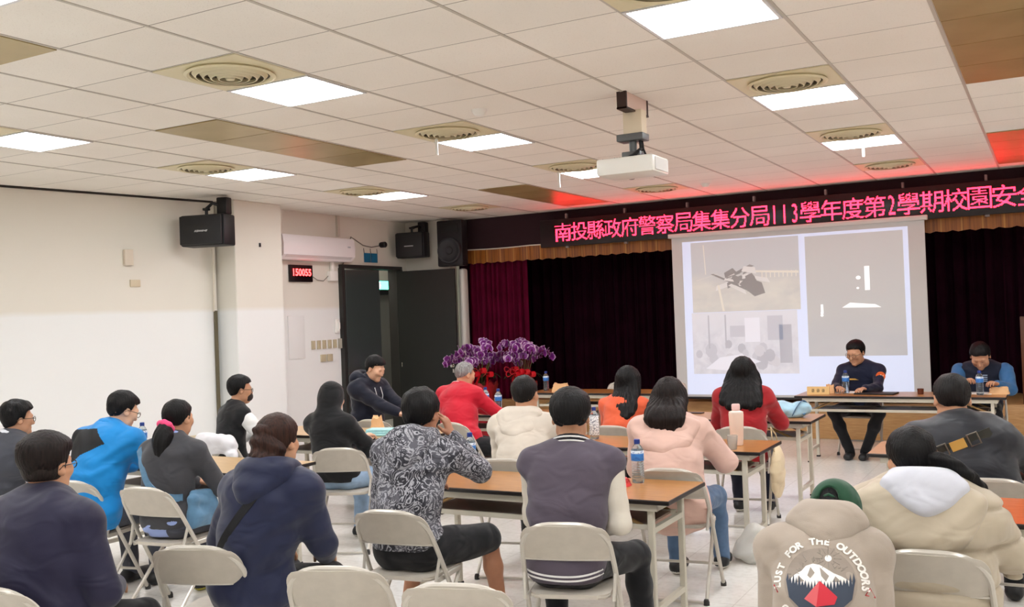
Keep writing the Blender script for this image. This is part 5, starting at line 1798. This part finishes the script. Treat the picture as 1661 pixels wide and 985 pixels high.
# --- person in the bright blue jacket
p = Person((-5.5, 4.16), 6, (-5.47, 4.40), 1.32, -14, hpitch=-22, sw=.2, bulk=1.08, hands=((-.13, .50, .80), (.16, .52, .80)), skin_c='fair')
p.body('person leaning forward in a bright blue jacket with a black back panel')
blue = cloth('jacket_blue', (18, 132, 204), .6, bump=.08)
def yoke(c):
    q = (c - p.N) ; x_ = q @ p.SR; z_ = q @ p.axS[2]; y_ = q @ p.SF
    return ((z_ < -.015) & (z_ > -.12 + .62 * (x_ - .10)) & (x_ > -.30) & (x_ < .03 - (z_ + .02)) & (y_ < .05)).astype(int)
bj = p.jacket('blue_jacket', [blue, mat('panel_black', (18, 18, 22), .7)], .024, collar=.02, seed=17, wr=.006, midx=yoke, h=.006, extra=[], collar_h=.005)
p.add('collar_roll', p.collar(.024, .004, .075), blue, .007)
p.trousers(grey_tr); p.shoes(shoe_b)
p.hair(blackhair, t=.024, seed=18)
p.glasses(wire)

# --- woman with ponytail and pink scrunchie
p = Person((-4.84, 4.22), 8, (-4.88, 4.34), 1.285, 8, hpitch=-6, sw=.175, bulk=1.02, hands=((-.12, .40, .72), (.14, .42, .73)), female=True, skin_c='tan')
p.body('person with a long ponytail in a pink scrunchie and a charcoal cardigan')
cg = p.jacket('charcoal_cardigan', cloth('knit_charcoal', (62, 62, 66), bump=.25, bscale=300), .014, collar=0, seed=19, wr=.004, hem=p.seat + .07)
shirt = cloth('shirt_blue', (150, 168, 218))
p.jacket('shirt_tail', shirt, .010, arms=False, collar=0, hem=p.seat + .015, seed=20, post2=lambda P, d: np.maximum(d, P[..., 2] - (p.seat + .13)))
p.add('shirt_collar', p.collar(.016, .02, .07), shirt, .006)
denim = cloth('denim_bag', (92, 130, 160), noise=.15, nscale=14)
p.strap('bag_strap', cg, [p.N + p.SR * (-.20 + .37 * t) - np.array([0, 0, .02 + .285 * math.sin(t * PI / 2)]) for t in np.linspace(0, 1, 20)], p.SF, .045, denim, .005, label='broad denim bag strap')
bq = lambda y_, z_, x_=.195: p.Rt * x_ + p.F * y_ + p.U * (p.seat + z_)
bagp = [Cone(bq(-.03, .10), bq(.17, .08), .034, .034, .02), Cone(bq(-.02, .24), bq(.15, .22), .03, .03, .02), Cone(bq(-.03, .10), bq(-.02, .24), .034, .03, .02), Cone(bq(.17, .08), bq(.15, .22), .034, .03, .02), Cone(bq(.02, .14), bq(.12, .16), .045, .045, .05), Cone(bq(.0, .27, .18), bq(.12, .25, .2), .022, .03, .01)]
rp_bag = ripple(.007, 23, 50)
V_, F_ = skin(bagp, .008, lambda P, d: d + rp_bag(P))
grid_mesh('shoulder_bag', V_, F_, denim, loc=tuple(p.hip), label='blue denim shoulder bag at the side of the ponytail woman', cat='bag')
p.trousers(grey_tr, seed=24); p.shoes(shoe_b, mat('sole_yellow', (170, 160, 60), .6))
p.hair(blackhair, t=.014, seed=25, nape=-.06, side=-.01, front=.066)
pony = [Cone(p.hd(0, -.09, -.03), p.hd(.005, -.12, -.06), .03, .042, .02)]
pts = bez([p.hd(.005, -.12, -.06), p.hd(.01, -.14, -.13), p.hd(.02, -.14, -.22), p.hd(.03, -.125, -.31)], 4)
for i in range(len(pts) - 1):
    t_ = i / (len(pts) - 2); rad = .05 * math.sin(PI * (.28 + .64 * t_)) + .006
    pony.append(Cone(pts[i], pts[i + 1], rad, .05 * math.sin(PI * (.28 + .64 * min(1, t_ + .08))) + .006, .02))
p.add('ponytail', pony, blackhair, .006, lambda P, d: d + .0018 * np.sin(190 * (P @ p.hr) + 5 * np.sin(14 * P[..., 2])))
scr_ = []
c = p.hd(.002, -.11, -.045); ax_ = nv(p.hd(.005, -.12, -.06) - p.hd(0, -.09, -.03)); a = p.hr; b = np.cross(ax_, a)
for k in range(14):
    t_ = 2 * PI * k / 14
    scr_.append(Ell(c + a * math.cos(t_) * .038 + b * math.sin(t_) * .038, np.eye(3), (.019 + .004 * (k % 2),) * 3, .006))
p.add('scrunchie', scr_, cloth('scrunchie_pink', (236, 78, 128)), .005)

# --- man at the picture edge, grey vest
p = Person((-6.5, 4.15), 0, (-6.36, 4.24), 1.265, -18, hpitch=-4, sw=.2, bulk=1.1, hands=('lap', 'lap'), skin_c='tan')
p.body('man with thin glasses and full black hair in a dark grey vest')
p.jacket('grey_vest', cloth('vest_grey', (70, 72, 80), bump=.2), .024, sleeve=.25, collar=0, seed=27)
p.jacket('white_shirt', cloth('shirt_white', (222, 224, 230)), .006, collar=0, seed=28)
p.add('shirt_collar', p.collar(.018, .018, .076), MATS['shirt_white'], .006)
p.trousers(grey_tr); p.shoes(shoe_b)
p.hair(blackhair, t=.028, seed=29, nape=-.066, spiky=.003)
p.glasses(wire)

# --- boy in black and white by the wall
p = Person((-6.3, 6.2), -22, (-6.29, 6.3), 1.295, -34, hpitch=-6, sw=.17, bulk=.86, hands=((-.12, .4, .79), (.13, .42, .79)), skin_c='tan')
p.body('boy with glasses and dark mask in a black top with white sleeves')
p.jacket('black_top', cloth('top_black', (26, 26, 28)), .014, arms=False, collar=.01, seed=33)
wsl = cloth('sleeve_white', (234, 234, 232))
for i in (0, 1):
    rp = ripple(.005, 35 + i, 50)
    p.add('sleeve', p.upper_arm(i, .018) + p.forearm(i, .014, end=.95), wsl, .008, lambda P, d: d + rp(P))
p.trousers(black_tr); p.shoes(shoe_b)
p.hair(blackhair, t=.024, seed=36)
p.glasses(wire)
p.add('face_mask', [Ell(p.hd(0, .068, -.052), np.stack([p.hr, p.hf, p.hu]), (.058, .05, .046), .02)], cloth('mask_dark', (52, 44, 42)), .006)

# --- person with the black hood
p = Person((-4.9, 5.93), 6, (-5.0, 6.0), 1.262, 8, hpitch=-14, sw=.15, bulk=.90, elbow=((-.1, -.4, -1), None), hands=((-.06, .42, .79), (.14, .40, .74)), knees=((-.06, .42, .51), (.30, .36, .52)), feet=((-.05, .36, .075), (.30, .30, .075)), female=True, skin_c='fair')
p.body('person with a black hood up and pale jeans at the second pale table')
bh = cloth('hoodie_black', (20, 20, 22), .8, bump=.2)
A_ = np.stack([p.hr, p.hf, p.hu])
hd_ = [Ell(p.hd(0, -.02, .02), A_, (.098, .115, .112), .03), Cone(p.hd(0, -.045, -.03), p.hd(0, -.06, -.14), .085, .09, .04)]
p.jacket('black_hoodie', bh, .020, collar=0, seed=37, wr=.006, extra=hd_, hem=p.seat + .06,
         post2=lambda P, d: np.maximum(d, np.minimum(((P - p.H) @ p.hf) - .055, ((P - p.H) @ p.hu) + .13) * 1.0))
p.trousers(jeans, seed=38); p.shoes(shoe_b, sole_w)
p.hair(blackhair, t=.016, seed=39)

# --- man in the dark hooded top beside the door
p = Person((-5.97, 7.76), -92, (-5.9, 7.74), 1.385, -88, hpitch=-24, sw=.185, bulk=.98, hands=((-.04, .50, .80), (.06, .50, .80)), elbow=((-.4, -.3, -1), (.4, -.3, -1)), skin_c='fair')
p.body('person beside the door in a dark navy hooded top, hands forward', hand=(dict(curl=.8), dict(curl=.8)))
p.jacket('navy_hoodie', cloth('hoodie_ink', (24, 27, 42), .75), .022, sleeve=.9, collar=0, seed=41)
p.lay_hood(MATS['hoodie_ink'], .03, .09, .14, .02, 82)
ds = MB()
for sd in (-1, 1):
    c0 = p.N + p.SR * sd * .045 + p.SF * .125 - p.axS[2] * .05
    ds.tube([Vector(c0), Vector(c0 + p.SF * .03 - p.axS[2] * .08), Vector(c0 + p.SF * .02 - p.axS[2] * .17)], .004, 6)
ds.build('drawstring', mat('string_white', (226, 226, 226), .7), p.o)
p.trousers(black_tr); p.shoes(shoe_b)
p.hair(blackhair, t=.022, seed=42)

# --- grey-haired man in red
p = Person((-4.84, 7.66), -34, (-5.0, 7.98), 1.305, -26, hpitch=-14, sy=-8, sw=.2, bulk=1.08, hands=((-.08, .62, .80), (.16, .60, .80)), knees=((-.1, .44, .51), (.30, .36, .52)), feet=((-.1, .40, .075), (.30, .28, .075)), skin_c='tan')
p.body('grey-haired man in a red jacket leaning over the third table')
redj = cloth('jacket_red', (192, 16, 42), .65)
p.jacket('red_jacket', redj, .018, collar=.02, seed=43, wr=.005)
nk = nv(p.hu * .7 + p.axS[2] * .6); c = p.N + nk * .05; a = nv(p.hr - nk * (p.hr @ nk)); b = np.cross(nk, a)
g = MB(); g.tube([Vector(c + a * math.cos(t) * .078 + b * math.sin(t) * .078 - nk * .018 * math.sin(t)) for t in np.linspace(0, 2 * PI, 33)[:-1]], .005, 6, closed=True); g.build('collar_piping', wst, p.o, label='white collar piping')
p.trousers(black_tr); p.shoes(shoe_b)
p.hair(greyhair, t=.011, seed=44, nape=-.05)

# --- boy in the cream hoodie
p = Person((-3.2, 5.85), 12, (-3.36, 6.17), 1.30, 6, hpitch=-6, sw=.185, bulk=1.0, hs=1.13, hands=((-.12, .5, .79), (.14, .5, .79)), skin_c='tan')
p.body('boy with cropped black hair in a cream hoodie behind the varsity jacket man')
p.jacket('cream_hoodie', cloth('hoodie_cream', (206, 196, 182), bump=.15), .022, collar=0, seed=45, wr=.005)
p.lay_hood(MATS['hoodie_cream'], .034, .14, .17, .025, 83, wr=.003)
p.trousers(black_tr); p.shoes(shoe_b)
p.hair(buzzhair, t=.012, seed=46, nape=-.062)

# --- woman in the orange top
p = Person((-3.26, 7.66), 0, (-3.28, 7.94), 1.25, -12, hpitch=-14, sw=.165, bulk=.95, hs=1.08, hands=((-.12, .5, .79), (.14, .5, .79)), female=True, skin_c='fair')
p.body('person with shoulder-length black hair in an orange top')
p.jacket('orange_top', cloth('top_orange', (214, 94, 60)), .014, collar=.01, seed=47)
p.trousers(black_tr); p.shoes(shoe_b)
p.long_hair(blackhair, length=.32, wd=.085, flow=(.05, .0), seed=48, thick=.02)

# --- woman in the pink hooded coat
p = Person((-2.08, 5.74), 8, (-2.21, 6.04), 1.292, 6, hpitch=-8, sw=.185, bulk=1.06, hs=1.08, hands=((-.16, .5, .80), (.14, .56, .86)), feet=((-.1, .42, .075), (.16, .62, .075)), knees=((-.12, .44, .51), (.16, .46, .51)), female=True, skin_c='fair')
p.body('person with long dark brown hair in a pale pink hooded coat', hand=({}, dict(curl=.6)))
pink = cloth('coat_pink', (214, 178, 164), .75, bump=.08)
p.jacket('pink_coat', pink, .032, collar=0, seed=49, wr=.007, zf=30, hem=p.seat - .10, low=.07)
p.lay_hood(pink, .042, .15, .24, .055, 84, wr=.003, shift=(0, 0, -.03))
p.trousers(jeans_d); p.shoes(shoe_b, sole_w)
p.long_hair(darkhair, length=.20, wd=.085, flow=(.015, .0), seed=50, thick=.10, ramp=.15, taper=.5)

# --- woman in the red top, long black hair
p = Person((-2.23, 7.8), 8, (-2.27, 7.98), 1.318, 10, hpitch=-6, sw=.175, bulk=1.05, hands=((-.12, .46, .79), (.18, .5, .79)), female=True, skin_c='fair')
p.body('person with very long black hair in a brick-red top before the screen')
p.jacket('red_top', cloth('top_brick', (158, 30, 36)), .02, collar=.01, seed=51, hem=p.seat + .0)
p.trousers(cloth('trousers_navy', (26, 28, 44))); p.shoes(shoe_b, sole_w)
p.long_hair(blackhair, length=.29, wd=.14, t=.024, seed=52, taper=1.1, thick=.035)

# --- uniformed man at the top table
p = Person((-1.97, 11.78), 180, (-1.99, 11.64), 1.305, 158, hpitch=-20, sw=.2, bulk=1.06, hs=1.15, hands=((-.12, .50, .79), (.16, .50, .80)), knees=((-.24, .40, .51), (.24, .40, .51)), feet=((-.08, .42, .075), (.08, .42, .075)), skin_c='tan')
p.body('uniformed man with glasses writing at the top table, orange badge on the sleeve', hand=(dict(curl=.45), dict(curl=.7)))
unif = cloth('uniform_navy', (20, 26, 50), .7)
p.jacket('uniform_shirt', unif, .014, collar=.013, seed=53)
for i in (0, ):
    m_ = p.S[i] * .72 + p.E[i] * .28; d_ = nv(p.S[i] - p.N) * .35 + p.SF * .9
    d_ = nv(d_); u_ = nv(p.U - d_ * (p.U @ d_)); r_x = np.cross(u_, d_)
    MM = Matrix((Vector(r_x), Vector(u_), Vector(d_))).transposed().to_4x4(); MM.translation = Vector(m_ + d_ * .080)
    g = MB(); g.prism([(.052 * math.cos(t), .052 * math.sin(t)) for t in np.linspace(0, 2 * PI, 25)[:-1]], -.012, .004, M=MM, mi=0)
    bird = [(-.032, .018), (-.012, .006), (-.006, .022), (.006, .022), (.012, .006), (.032, .018), (.022, -.008), (.008, -.012), (0, -.03), (-.008, -.012), (-.022, -.008)]
    g.prism(bird, .004, .006, M=MM, mi=1)
    g.build('sleeve_badge', [mat('badge_orange', (232, 104, 44), .5), mat('badge_pale', (236, 214, 190), .5)], p.o, label='round orange sleeve badge')
g = MB(); g.box(Vector(p.N + p.SF * .135 - p.axS[2] * .15 + p.SR * .06), (.1, .012, .016)); g.build('chest_tag', mat('tag_gold', (206, 160, 70), .4), p.o)
p.trousers(black_tr); p.shoes(shoe_b)
p.hair(blackhair, t=.018, seed=54)
p.glasses(wire); p.face_marks(blackhair)
g = MB(); w0 = Vector(p.W[1]) + Vector(p.F) * .06
g.tube([w0 + Vector((0, 0, -.02)), w0 + Vector((.03, .05, .11))], .0045, 8)
g.build('pen', blk, loc=tuple(p.hip), label='dark pen in the writing hand of the uniformed man', cat='pen')

# --- man in the vest with blue sleeves
p = Person((-.7, 11.78), 180, (-.7, 11.58), 1.26, 178, hpitch=-42, sw=.21, bulk=1.08, hs=1.17, hands=((-.16, .46, .84), (.14, .44, .86)), skin_c='tan')
p.body('man bent over his papers in a dark vest with blue sleeves', hand=(dict(curl=.6), dict(curl=.7)))
p.jacket('dark_vest', cloth('vest_navy', (26, 32, 50), .7), .008, arms=False, collar=.016, seed=55)
bsl = cloth('sleeve_blue', (54, 104, 152), .6)
for i in (0, 1):
    rp = ripple(.005, 56 + i, 45)
    p.add('sleeve', [Cone(p.S[i] + p.SR * (.012 if i else -.012), p.E[i], .084, .066, .03)] + p.forearm(i, .02, end=.95), bsl, .008, lambda P, d: d + rp(P))
st3 = MB()
for k in range(4): st3.box(Vector(p.N + p.SF * (.150 + .004 * k) - p.axS[2] * (.10 + .022 * k)), (.11, .01, .008))
st3.build('shirt_stripes', mat('stripe_pale', (170, 190, 216), .7), p.o)
p.trousers(black_tr); p.shoes(shoe_b)
p.hair(blackhair, t=.018, seed=58); p.face_marks(blackhair)

# --- man in the black jacket with the buckled strap
p = Person((-.36, 5.86), 2, (-.52, 6.06), 1.308, 14, hpitch=-16, sw=.225, bulk=1.26, hs=1.16, hands=((-.2, .5, .79), (.26, .5, .79)), skin_c='tan')
p.body('man with cropped hair in a black jacket with a buckled chest-bag strap')
bj = p.jacket('black_jacket', cloth('jacket_black', (34, 36, 42), .5, bump=.06), .026, collar=.026, collar_h=.006, seed=59, wr=.007, zf=28)
strp = mat('strap_olive', (38, 38, 30), .6)
line = [p.N + p.SR * (-.16 + .34 * t) - np.array([0, 0, .125 - .145 * t]) for t in np.linspace(0, 1, 22)]
sp = p.strap('bag_strap', bj, line, p.SF, .05, strp, .004)
dr = p.drape(bj, line, p.SF, .008)
mdl = dr[len(dr) // 2]
tdir = (dr[len(dr) // 2 + 3] - dr[len(dr) // 2 - 3]).normalized(); ndir = Vector(-p.SF); ndir = (ndir - tdir * ndir.dot(tdir)).normalized(); sdir = ndir.cross(tdir)
MM = Matrix((tdir, sdir, ndir)).transposed().to_4x4(); MM.translation = mdl + Vector(tdir) * -.0
g = MB(); g.prism([(-.04, -.026), (.04, -.026), (.04, .026), (-.04, .026)], 0, .006, M=MM); g.build('metal_tag', mat('tag_brass', (206, 172, 96), .35, metal=.7), sp)
for o_ in (-.085, .085):
    M2 = MM @ Matrix.Translation((o_, 0, .005))
    g = MB(); g.tube([M2 @ Vector(q) for q in ((-.026, -.032, 0), (.026, -.032, 0), (.026, .032, 0), (-.026, .032, 0))], .005, 6, closed=True); g.build('buckle', mat('buckle_steel', (120, 112, 100), .35, metal=.8), sp)
p.trousers(black_tr); p.shoes(shoe_b)
p.hair(buzzhair, t=.014, seed=60, nape=-.055)

# --- woman with ponytail in the beige puffer
p = Person((-.46, 4.2), 4, (-.53, 4.28), 1.215, 30, hpitch=-6, hroll=4, sw=.2, bulk=1.18, hs=1.07, hands=((-.16, .42, .74), (.2, .44, .76)), female=True, skin_c='tan')
p.body('person with a loose black ponytail in a thick beige puffer jacket')
puff = cloth('puffer_beige', (180, 167, 146), .5, bump=.05)
def quilt(P, d):
    q = (P[..., 2] - p.seat - .02) / .15
    return d + .014 - .026 * (1 - (1 - np.abs(np.sin(PI * q))) ** 3)
p.jacket('puffer_jacket', puff, .046, so=.038, collar=0, seed=61, wr=.004, post2=quilt, hem=p.seat + .01, k=.04)
p.lay_hood(puff, .056, .13, .24, .06, 64, 'puffer_hood', .004, (0, 0, -.02))
p.lay_hood(cloth('hood_white', (200, 201, 210)), .034, .05, .16, .052, 65, 'inner_hood', .0015, (.02, -.015, .045), 'pale inner hood')
p.trousers(black_tr); p.shoes(shoe_b, sole_w)
p.hair(blackhair, t=.018, seed=62, nape=-.06, side=-.01)
pony = []
pts = bez([p.hd(.03, -.085, .01), p.hd(.07, -.13, .0), p.hd(.14, -.15, -.06), p.hd(.20, -.13, -.13), p.hd(.24, -.10, -.17)], 4)
for i in range(len(pts) - 1):
    t_ = i / (len(pts) - 1); r0 = .024 * (1 - .75 * t_ ** 1.5) + .003
    pony.append(Cone(pts[i], pts[i + 1], r0, .024 * (1 - .75 * ((i + 1) / (len(pts) - 1)) ** 1.5) + .003, .015))
p.add('ponytail', pony, blackhair, .005, lambda P, d: d + .002 * np.sin(160 * P[..., 2] + 30 * P[..., 0]) + .0015 * np.sin(230 * P[..., 1]))
g = MB(); cc = Vector(p.hd(.055, -.115, .005)); g.box(cc, (.03, .03, .03), rot=rotXY('Z', .6), bev=.008); g.build('hair_clip', mat('clip_silver', (170, 166, 166), .3, metal=.7), p.o)

# --- person in the green cap, printed hoodie
p = Person((-.70, 3.28), 8, (-.745, 3.76), 1.075, -6, hpitch=-58, sw=.158, bulk=.90, elbow=((-.05, -.3, -1), (.05, -.3, -1)), hands=((-.06, .44, .60), (.06, .44, .60)), skin_c='tan')
p.body('person bowed forward in a green cap and a taupe hoodie with a mountain print')
taupe = cloth('hoodie_taupe', (166, 153, 140), .9, bump=.25, bscale=300)
hj = p.jacket('taupe_hoodie', taupe, .022, collar=0, seed=66, wr=.005, zf=22)
p.lay_hood(taupe, .042, .03, .115, .02, 67, 'hood', .004, (.02, .03, .035))
p.trousers(black_tr); p.shoes(shoe_b, sole_w)
p.hair(blackhair, t=.012, seed=68)
A_ = np.stack([p.hr, p.hf, p.hu])
green = cloth('cap_green', (34, 74, 52), .8, bump=.2, bscale=300)
capz = -.012
def cap_post(P, d):
    L = (P - p.H) @ A_.T
    x, y, z = L[..., 0], L[..., 1], L[..., 2]
    arch = np.sqrt(x * x + (z - capz - .004) ** 2) - .034
    arch = np.maximum(arch, y + .03)
    d = np.maximum(d, capz - z)
    return np.maximum(d, -arch)
p.add('cap', [Ell(p.hd(0, -.008, .030), A_, (.094, .112, .104), .02)], green, .005, cap_post)
bp = MB()
bp.tube([Vector(p.hd(.088 * math.cos(t), .06 + .085 * math.sin(t), .03 - .012 * math.sin(t))) for t in np.linspace(.2, PI - .2, 12)], .012, 6, flat=.35)
g = MB(); rows = []
for t in np.linspace(.12, PI - .12, 16):
    rows.append([g.bm.verts.new(Vector(p.hd(math.cos(t) * q_, .05 + math.sin(t) * (q_ + (.035 if q_ > .1 else 0)), .026 - .012 * math.sin(t) * (q_ - .08) / .06 + dz))) for q_, dz in ((.088, 0), (.105, 0), (.105, .004), (.088, .004))])
for a, b in zip(rows, rows[1:]):
    for k in range(4): g.bm.faces.new((a[k], b[k], b[(k + 1) % 4], a[(k + 1) % 4]))
g.build('cap_brim', green, p.o); bp.bm.free()
g = MB(); g.tube([Vector(p.hd(.034 * math.cos(t), -.105 + .02 * abs(math.cos(t)), capz + .006 + .0 * math.sin(t))) for t in np.linspace(0, PI, 9)], .006, 6); g.build('cap_strap', green, p.o)
# print on the back
nb = nv(-p.SF * .86 + p.axS[2] * .0 + p.U * .34); ub = nv(p.axS[2] - nb * (p.axS[2] @ nb)); rb_ = np.cross(ub, nb)
tree = p.tree(hj)
ctr = p.N - p.axS[2] * .205
def onback(u, v, lift=.0035):
    o_ = Vector(ctr + rb_ * u + ub * v + nb * .6)
    hit = tree.ray_cast(o_, Vector(-nb))
    q_ = hit[0] if hit[0] is not None else Vector(ctr + rb_ * u + ub * v)
    return q_ + Vector(nb) * lift
def patch(poly, name, m, lift, label=None, n=5):
    bm = bmesh.new()
    bm.faces.new([bm.verts.new((a, b, 0)) for a, b in poly])
    bmesh.ops.triangulate(bm, faces=bm.faces)
    bmesh.ops.subdivide_edges(bm, edges=bm.edges, cuts=n, use_grid_fill=True)
    bmesh.ops.triangulate(bm, faces=bm.faces)
    for v in bm.verts: v.co = onback(v.co.x, v.co.y, lift)
    g = MB(); g.bm.free(); g.bm = bm
    return g
pr_white = mat('print_white', (236, 232, 226), .8); pr_grey = mat('print_grey', (150, 140, 130), .85); pr_dark = mat('print_slate', (58, 66, 80), .85); pr_red = mat('print_red', (196, 44, 58), .8)
rnd = random.Random(9)
pr = patch([(.118 * math.cos(t), .118 * math.sin(t)) for t in np.linspace(0, 2 * PI, 41)[:-1]], '', None, .003).build('back_print', mat('print_taupe', (150, 138, 127), .9), hj, label='round printed scene on the back')
sky = MB()
for k in range(26):
    a = rnd.uniform(.25, PI - .25); r0 = rnd.uniform(.07, .1); r1 = r0 + rnd.uniform(.008, .018)
    sky.tube([onback(r0 * math.cos(a) * 1, r0 * math.sin(a), .0038), onback(r1 * math.cos(a), r1 * math.sin(a), .0038)], .0014, 4)
for k in range(12):
    a = 2 * PI * k / 12
    sky.tube([onback(.028 + .018 * math.cos(a), .082 + .018 * math.sin(a), .0038), onback(.028 + .042 * math.cos(a), .082 + .042 * math.sin(a), .0038)], .0012, 4)
sky.build('rays', pr_grey, pr)
patch([(.028 + .0115 * math.cos(t), .082 + .0115 * math.sin(t)) for t in np.linspace(0, 2 * PI, 17)[:-1]], '', None, .0042, n=2).build('sun', pr_white, pr)
patch([(-.105, .0), (-.085, .022), (-.06, .036), (-.045, .054), (-.022, .062), (.0, .058), (.02, .046), (.045, .03), (.07, .02), (.106, .0), (.1, -.03), (-.1, -.03)], '', None, .0044).build('mountain', pr_white, pr)
gsh = MB()
for poly in ([(-.03, .05), (-.016, .03), (-.03, .01), (-.04, .02)], [(.0, .05), (.03, .02), (.02, .0), (.005, .02)], [(-.07, .02), (-.05, .0), (-.075, -.005)], [(.05, .02), (.07, .0), (.04, .0)]):
    gsh.bm.faces.new([gsh.bm.verts.new(onback(u, v, .0056)) for u, v in poly])
gsh.build('mountain_shadow', pr_grey, pr)
tr = []
xs_ = np.linspace(-.112, .112, 45)
for i, x_ in enumerate(xs_): tr.append((x_, (.012 if i % 2 else -.016) + rnd.uniform(-.008, .008) + .03 * abs(x_ / .112) ** 2 - .01))
tr += [(.1, -.055), (.06, -.095), (0, -.112), (-.06, -.095), (-.1, -.055)]
patch(tr, '', None, .0062, n=3).build('trees', pr_dark, pr)
patch([(0, .002), (.055, -.05), (.045, -.075), (-.012, -.085)], '', None, .0076, n=3).build('tent', pr_red, pr)
patch([(0, .002), (-.012, -.085), (-.05, -.06)], '', None, .0076, n=3).build('tent_front', mat('tent_pale', (206, 92, 96), .8), pr)
def arc_text(s_, rad, a0, a1, size, flip=False):
    tg = MB()
    for k, ch in enumerate(s_):
        if ch == ' ':
            tg.build('print_lettering', pr_white, hj, label='white printed word', smooth=False); tg = MB(); continue
        a = a0 + (a1 - a0) * k / max(1, len(s_) - 1)
        vs, fs = text_mesh(ch, size, .0016)
        cx, sx = math.cos(a), math.sin(a)
        nvs = []
        for v in vs:
            vx, vy = (v.x, v.y)
            if flip: u = sx * -1 * -vx + cx * (rad - vy) * 1; v2 = -cx * vx * 1 + sx * (rad - vy)
            else: u = sx * vx + cx * (rad + vy); v2 = -cx * vx + sx * (rad + vy)
            if flip: u, v2 = cx * (rad - vy) - sx * vx, sx * (rad - vy) + cx * vx
            nvs.append(tg.bm.verts.new(onback(u, v2, .0042)))
        for f in fs:
            try: tg.bm.faces.new([nvs[i] for i in f])
            except ValueError: pass
    tg.build('print_lettering', pr_white, hj, label='white printed word', smooth=False)
arc_text('LUST FOR THE OUTDOORS', .132, PI * 1.03, -PI * .03, .034)
arc_text('CO', .158, PI * 1.21, PI * 1.30, .034, True)
arc_text('S', .158, PI * 1.79, PI * 1.79, .034, True)
for sx_ in (-1, 1):
    tt = MB()
    a = [onback(sx_ * .155 + q_[0], -.025 + q_[1], .0042) for q_ in ((0, .016), (.014, -.01), (-.014, -.01))]
    tt.tube(a, .0022, 4, closed=True)
    tt.build('print_triangle', pr_red, hj)

# ------------------------------------------------------------------ bags and cloths made of soft shapes
E3 = np.eye(3)
rpb = ripple(.012, 71, 38)
V_, F_ = skin([Ell((0, 0, .05), E3, (.21, .13, .07), .05), Ell((-.08, .02, .08), E3, (.13, .10, .06), .05), Ell((.14, .0, .09), E3, (.08, .07, .05), .04)], .008, lambda P, d: np.maximum(d + rpb(P), .002 - P[..., 2]))
bg = grid_mesh('soft_bag', V_, F_, cloth('bag_sky', (160, 196, 214), .6, noise=.12, nscale=10), loc=(-2.14, 8.86, T), label='crumpled light blue soft bag on the table below the screen', cat='bag')
g = MB(); g.tube([Vector(q) for q in bez([(.08, -.12, .02), (.12, -.1, .1), (.16, -.03, .15), (.2, .02, .08), (.17, -.08, .03)], 6)], .011, 6, flat=.4); g.build('bag_handle', cloth('bag_strap_blue', (72, 104, 136)), bg)
rpc = ripple(.008, 72, 30)
# canvas tote hanging on the red-top chair
V_, F_ = skin([Ell((0, 0, .18), E3, (.045, .15, .17), .05), Ell((0, .02, .30), E3, (.03, .12, .12), .05)], .008, lambda P, d: d + rpc(P))
tb = grid_mesh('tote_bag', V_, F_, cloth('canvas_beige', (220, 200, 166)), loc=(-1.95, 7.72, .22), label='beige canvas bag hanging at the side of the red top woman', cat='bag')
g = MB(); g.tube([(.0, -.08, .38), (-.02, -.06, .5), (-.04, .0, .56), (-.02, .06, .5), (0, .08, .38)], .010, 6, flat=.5); g.build('bag_handle', cloth('canvas_dark', (186, 160, 120)), tb)
# thin plastic bag on the floor
rpd = ripple(.018, 73, 46)
V_, F_ = skin([Ell((0, 0, .08), E3, (.15, .13, .10), .05), Ell((.03, .0, .17), E3, (.09, .08, .09), .05)], .008, lambda P, d: np.maximum(d + rpd(P), .003 - P[..., 2]))
grid_mesh('plastic_bag', V_, F_, mat('plastic_film', (236, 234, 228), .3, trans=.35, ior=1.1), loc=(-1.86, 6.62, 0), label='white plastic bag on the floor behind the pink coat', cat='plastic bag')
# white coat over the boy's chair
bx_, by_ = -6.3, 6.02
Mz = np.array([[math.cos(R(-10)), math.sin(R(-10)), 0], [-math.sin(R(-10)), math.cos(R(-10)), 0], [0, 0, 1.0]])
rpe = ripple(.008, 74, 34)
V_, F_ = skin([Cone((-.19, 0, .70), (.19, 0, .70), .055, .055, .04), Cone((-.19, -.02, .76), (.19, -.02, .76), .05, .05, .04), Cone((-.2, -.04, .5), (.2, -.04, .5), .03, .03, .2), Cone((.22, -.01, .74), (.30, -.03, .55), .05, .035, .04)], .008, lambda P, d: d + rpe(P))
grid_mesh('draped_coat', V_ , F_, cloth('coat_white', (232, 230, 234)), loc=(bx_ - .04, by_ + .03, .02), label='white coat draped over the chair back of the boy', cat='coat').rotation_euler = (0, 0, R(-10))
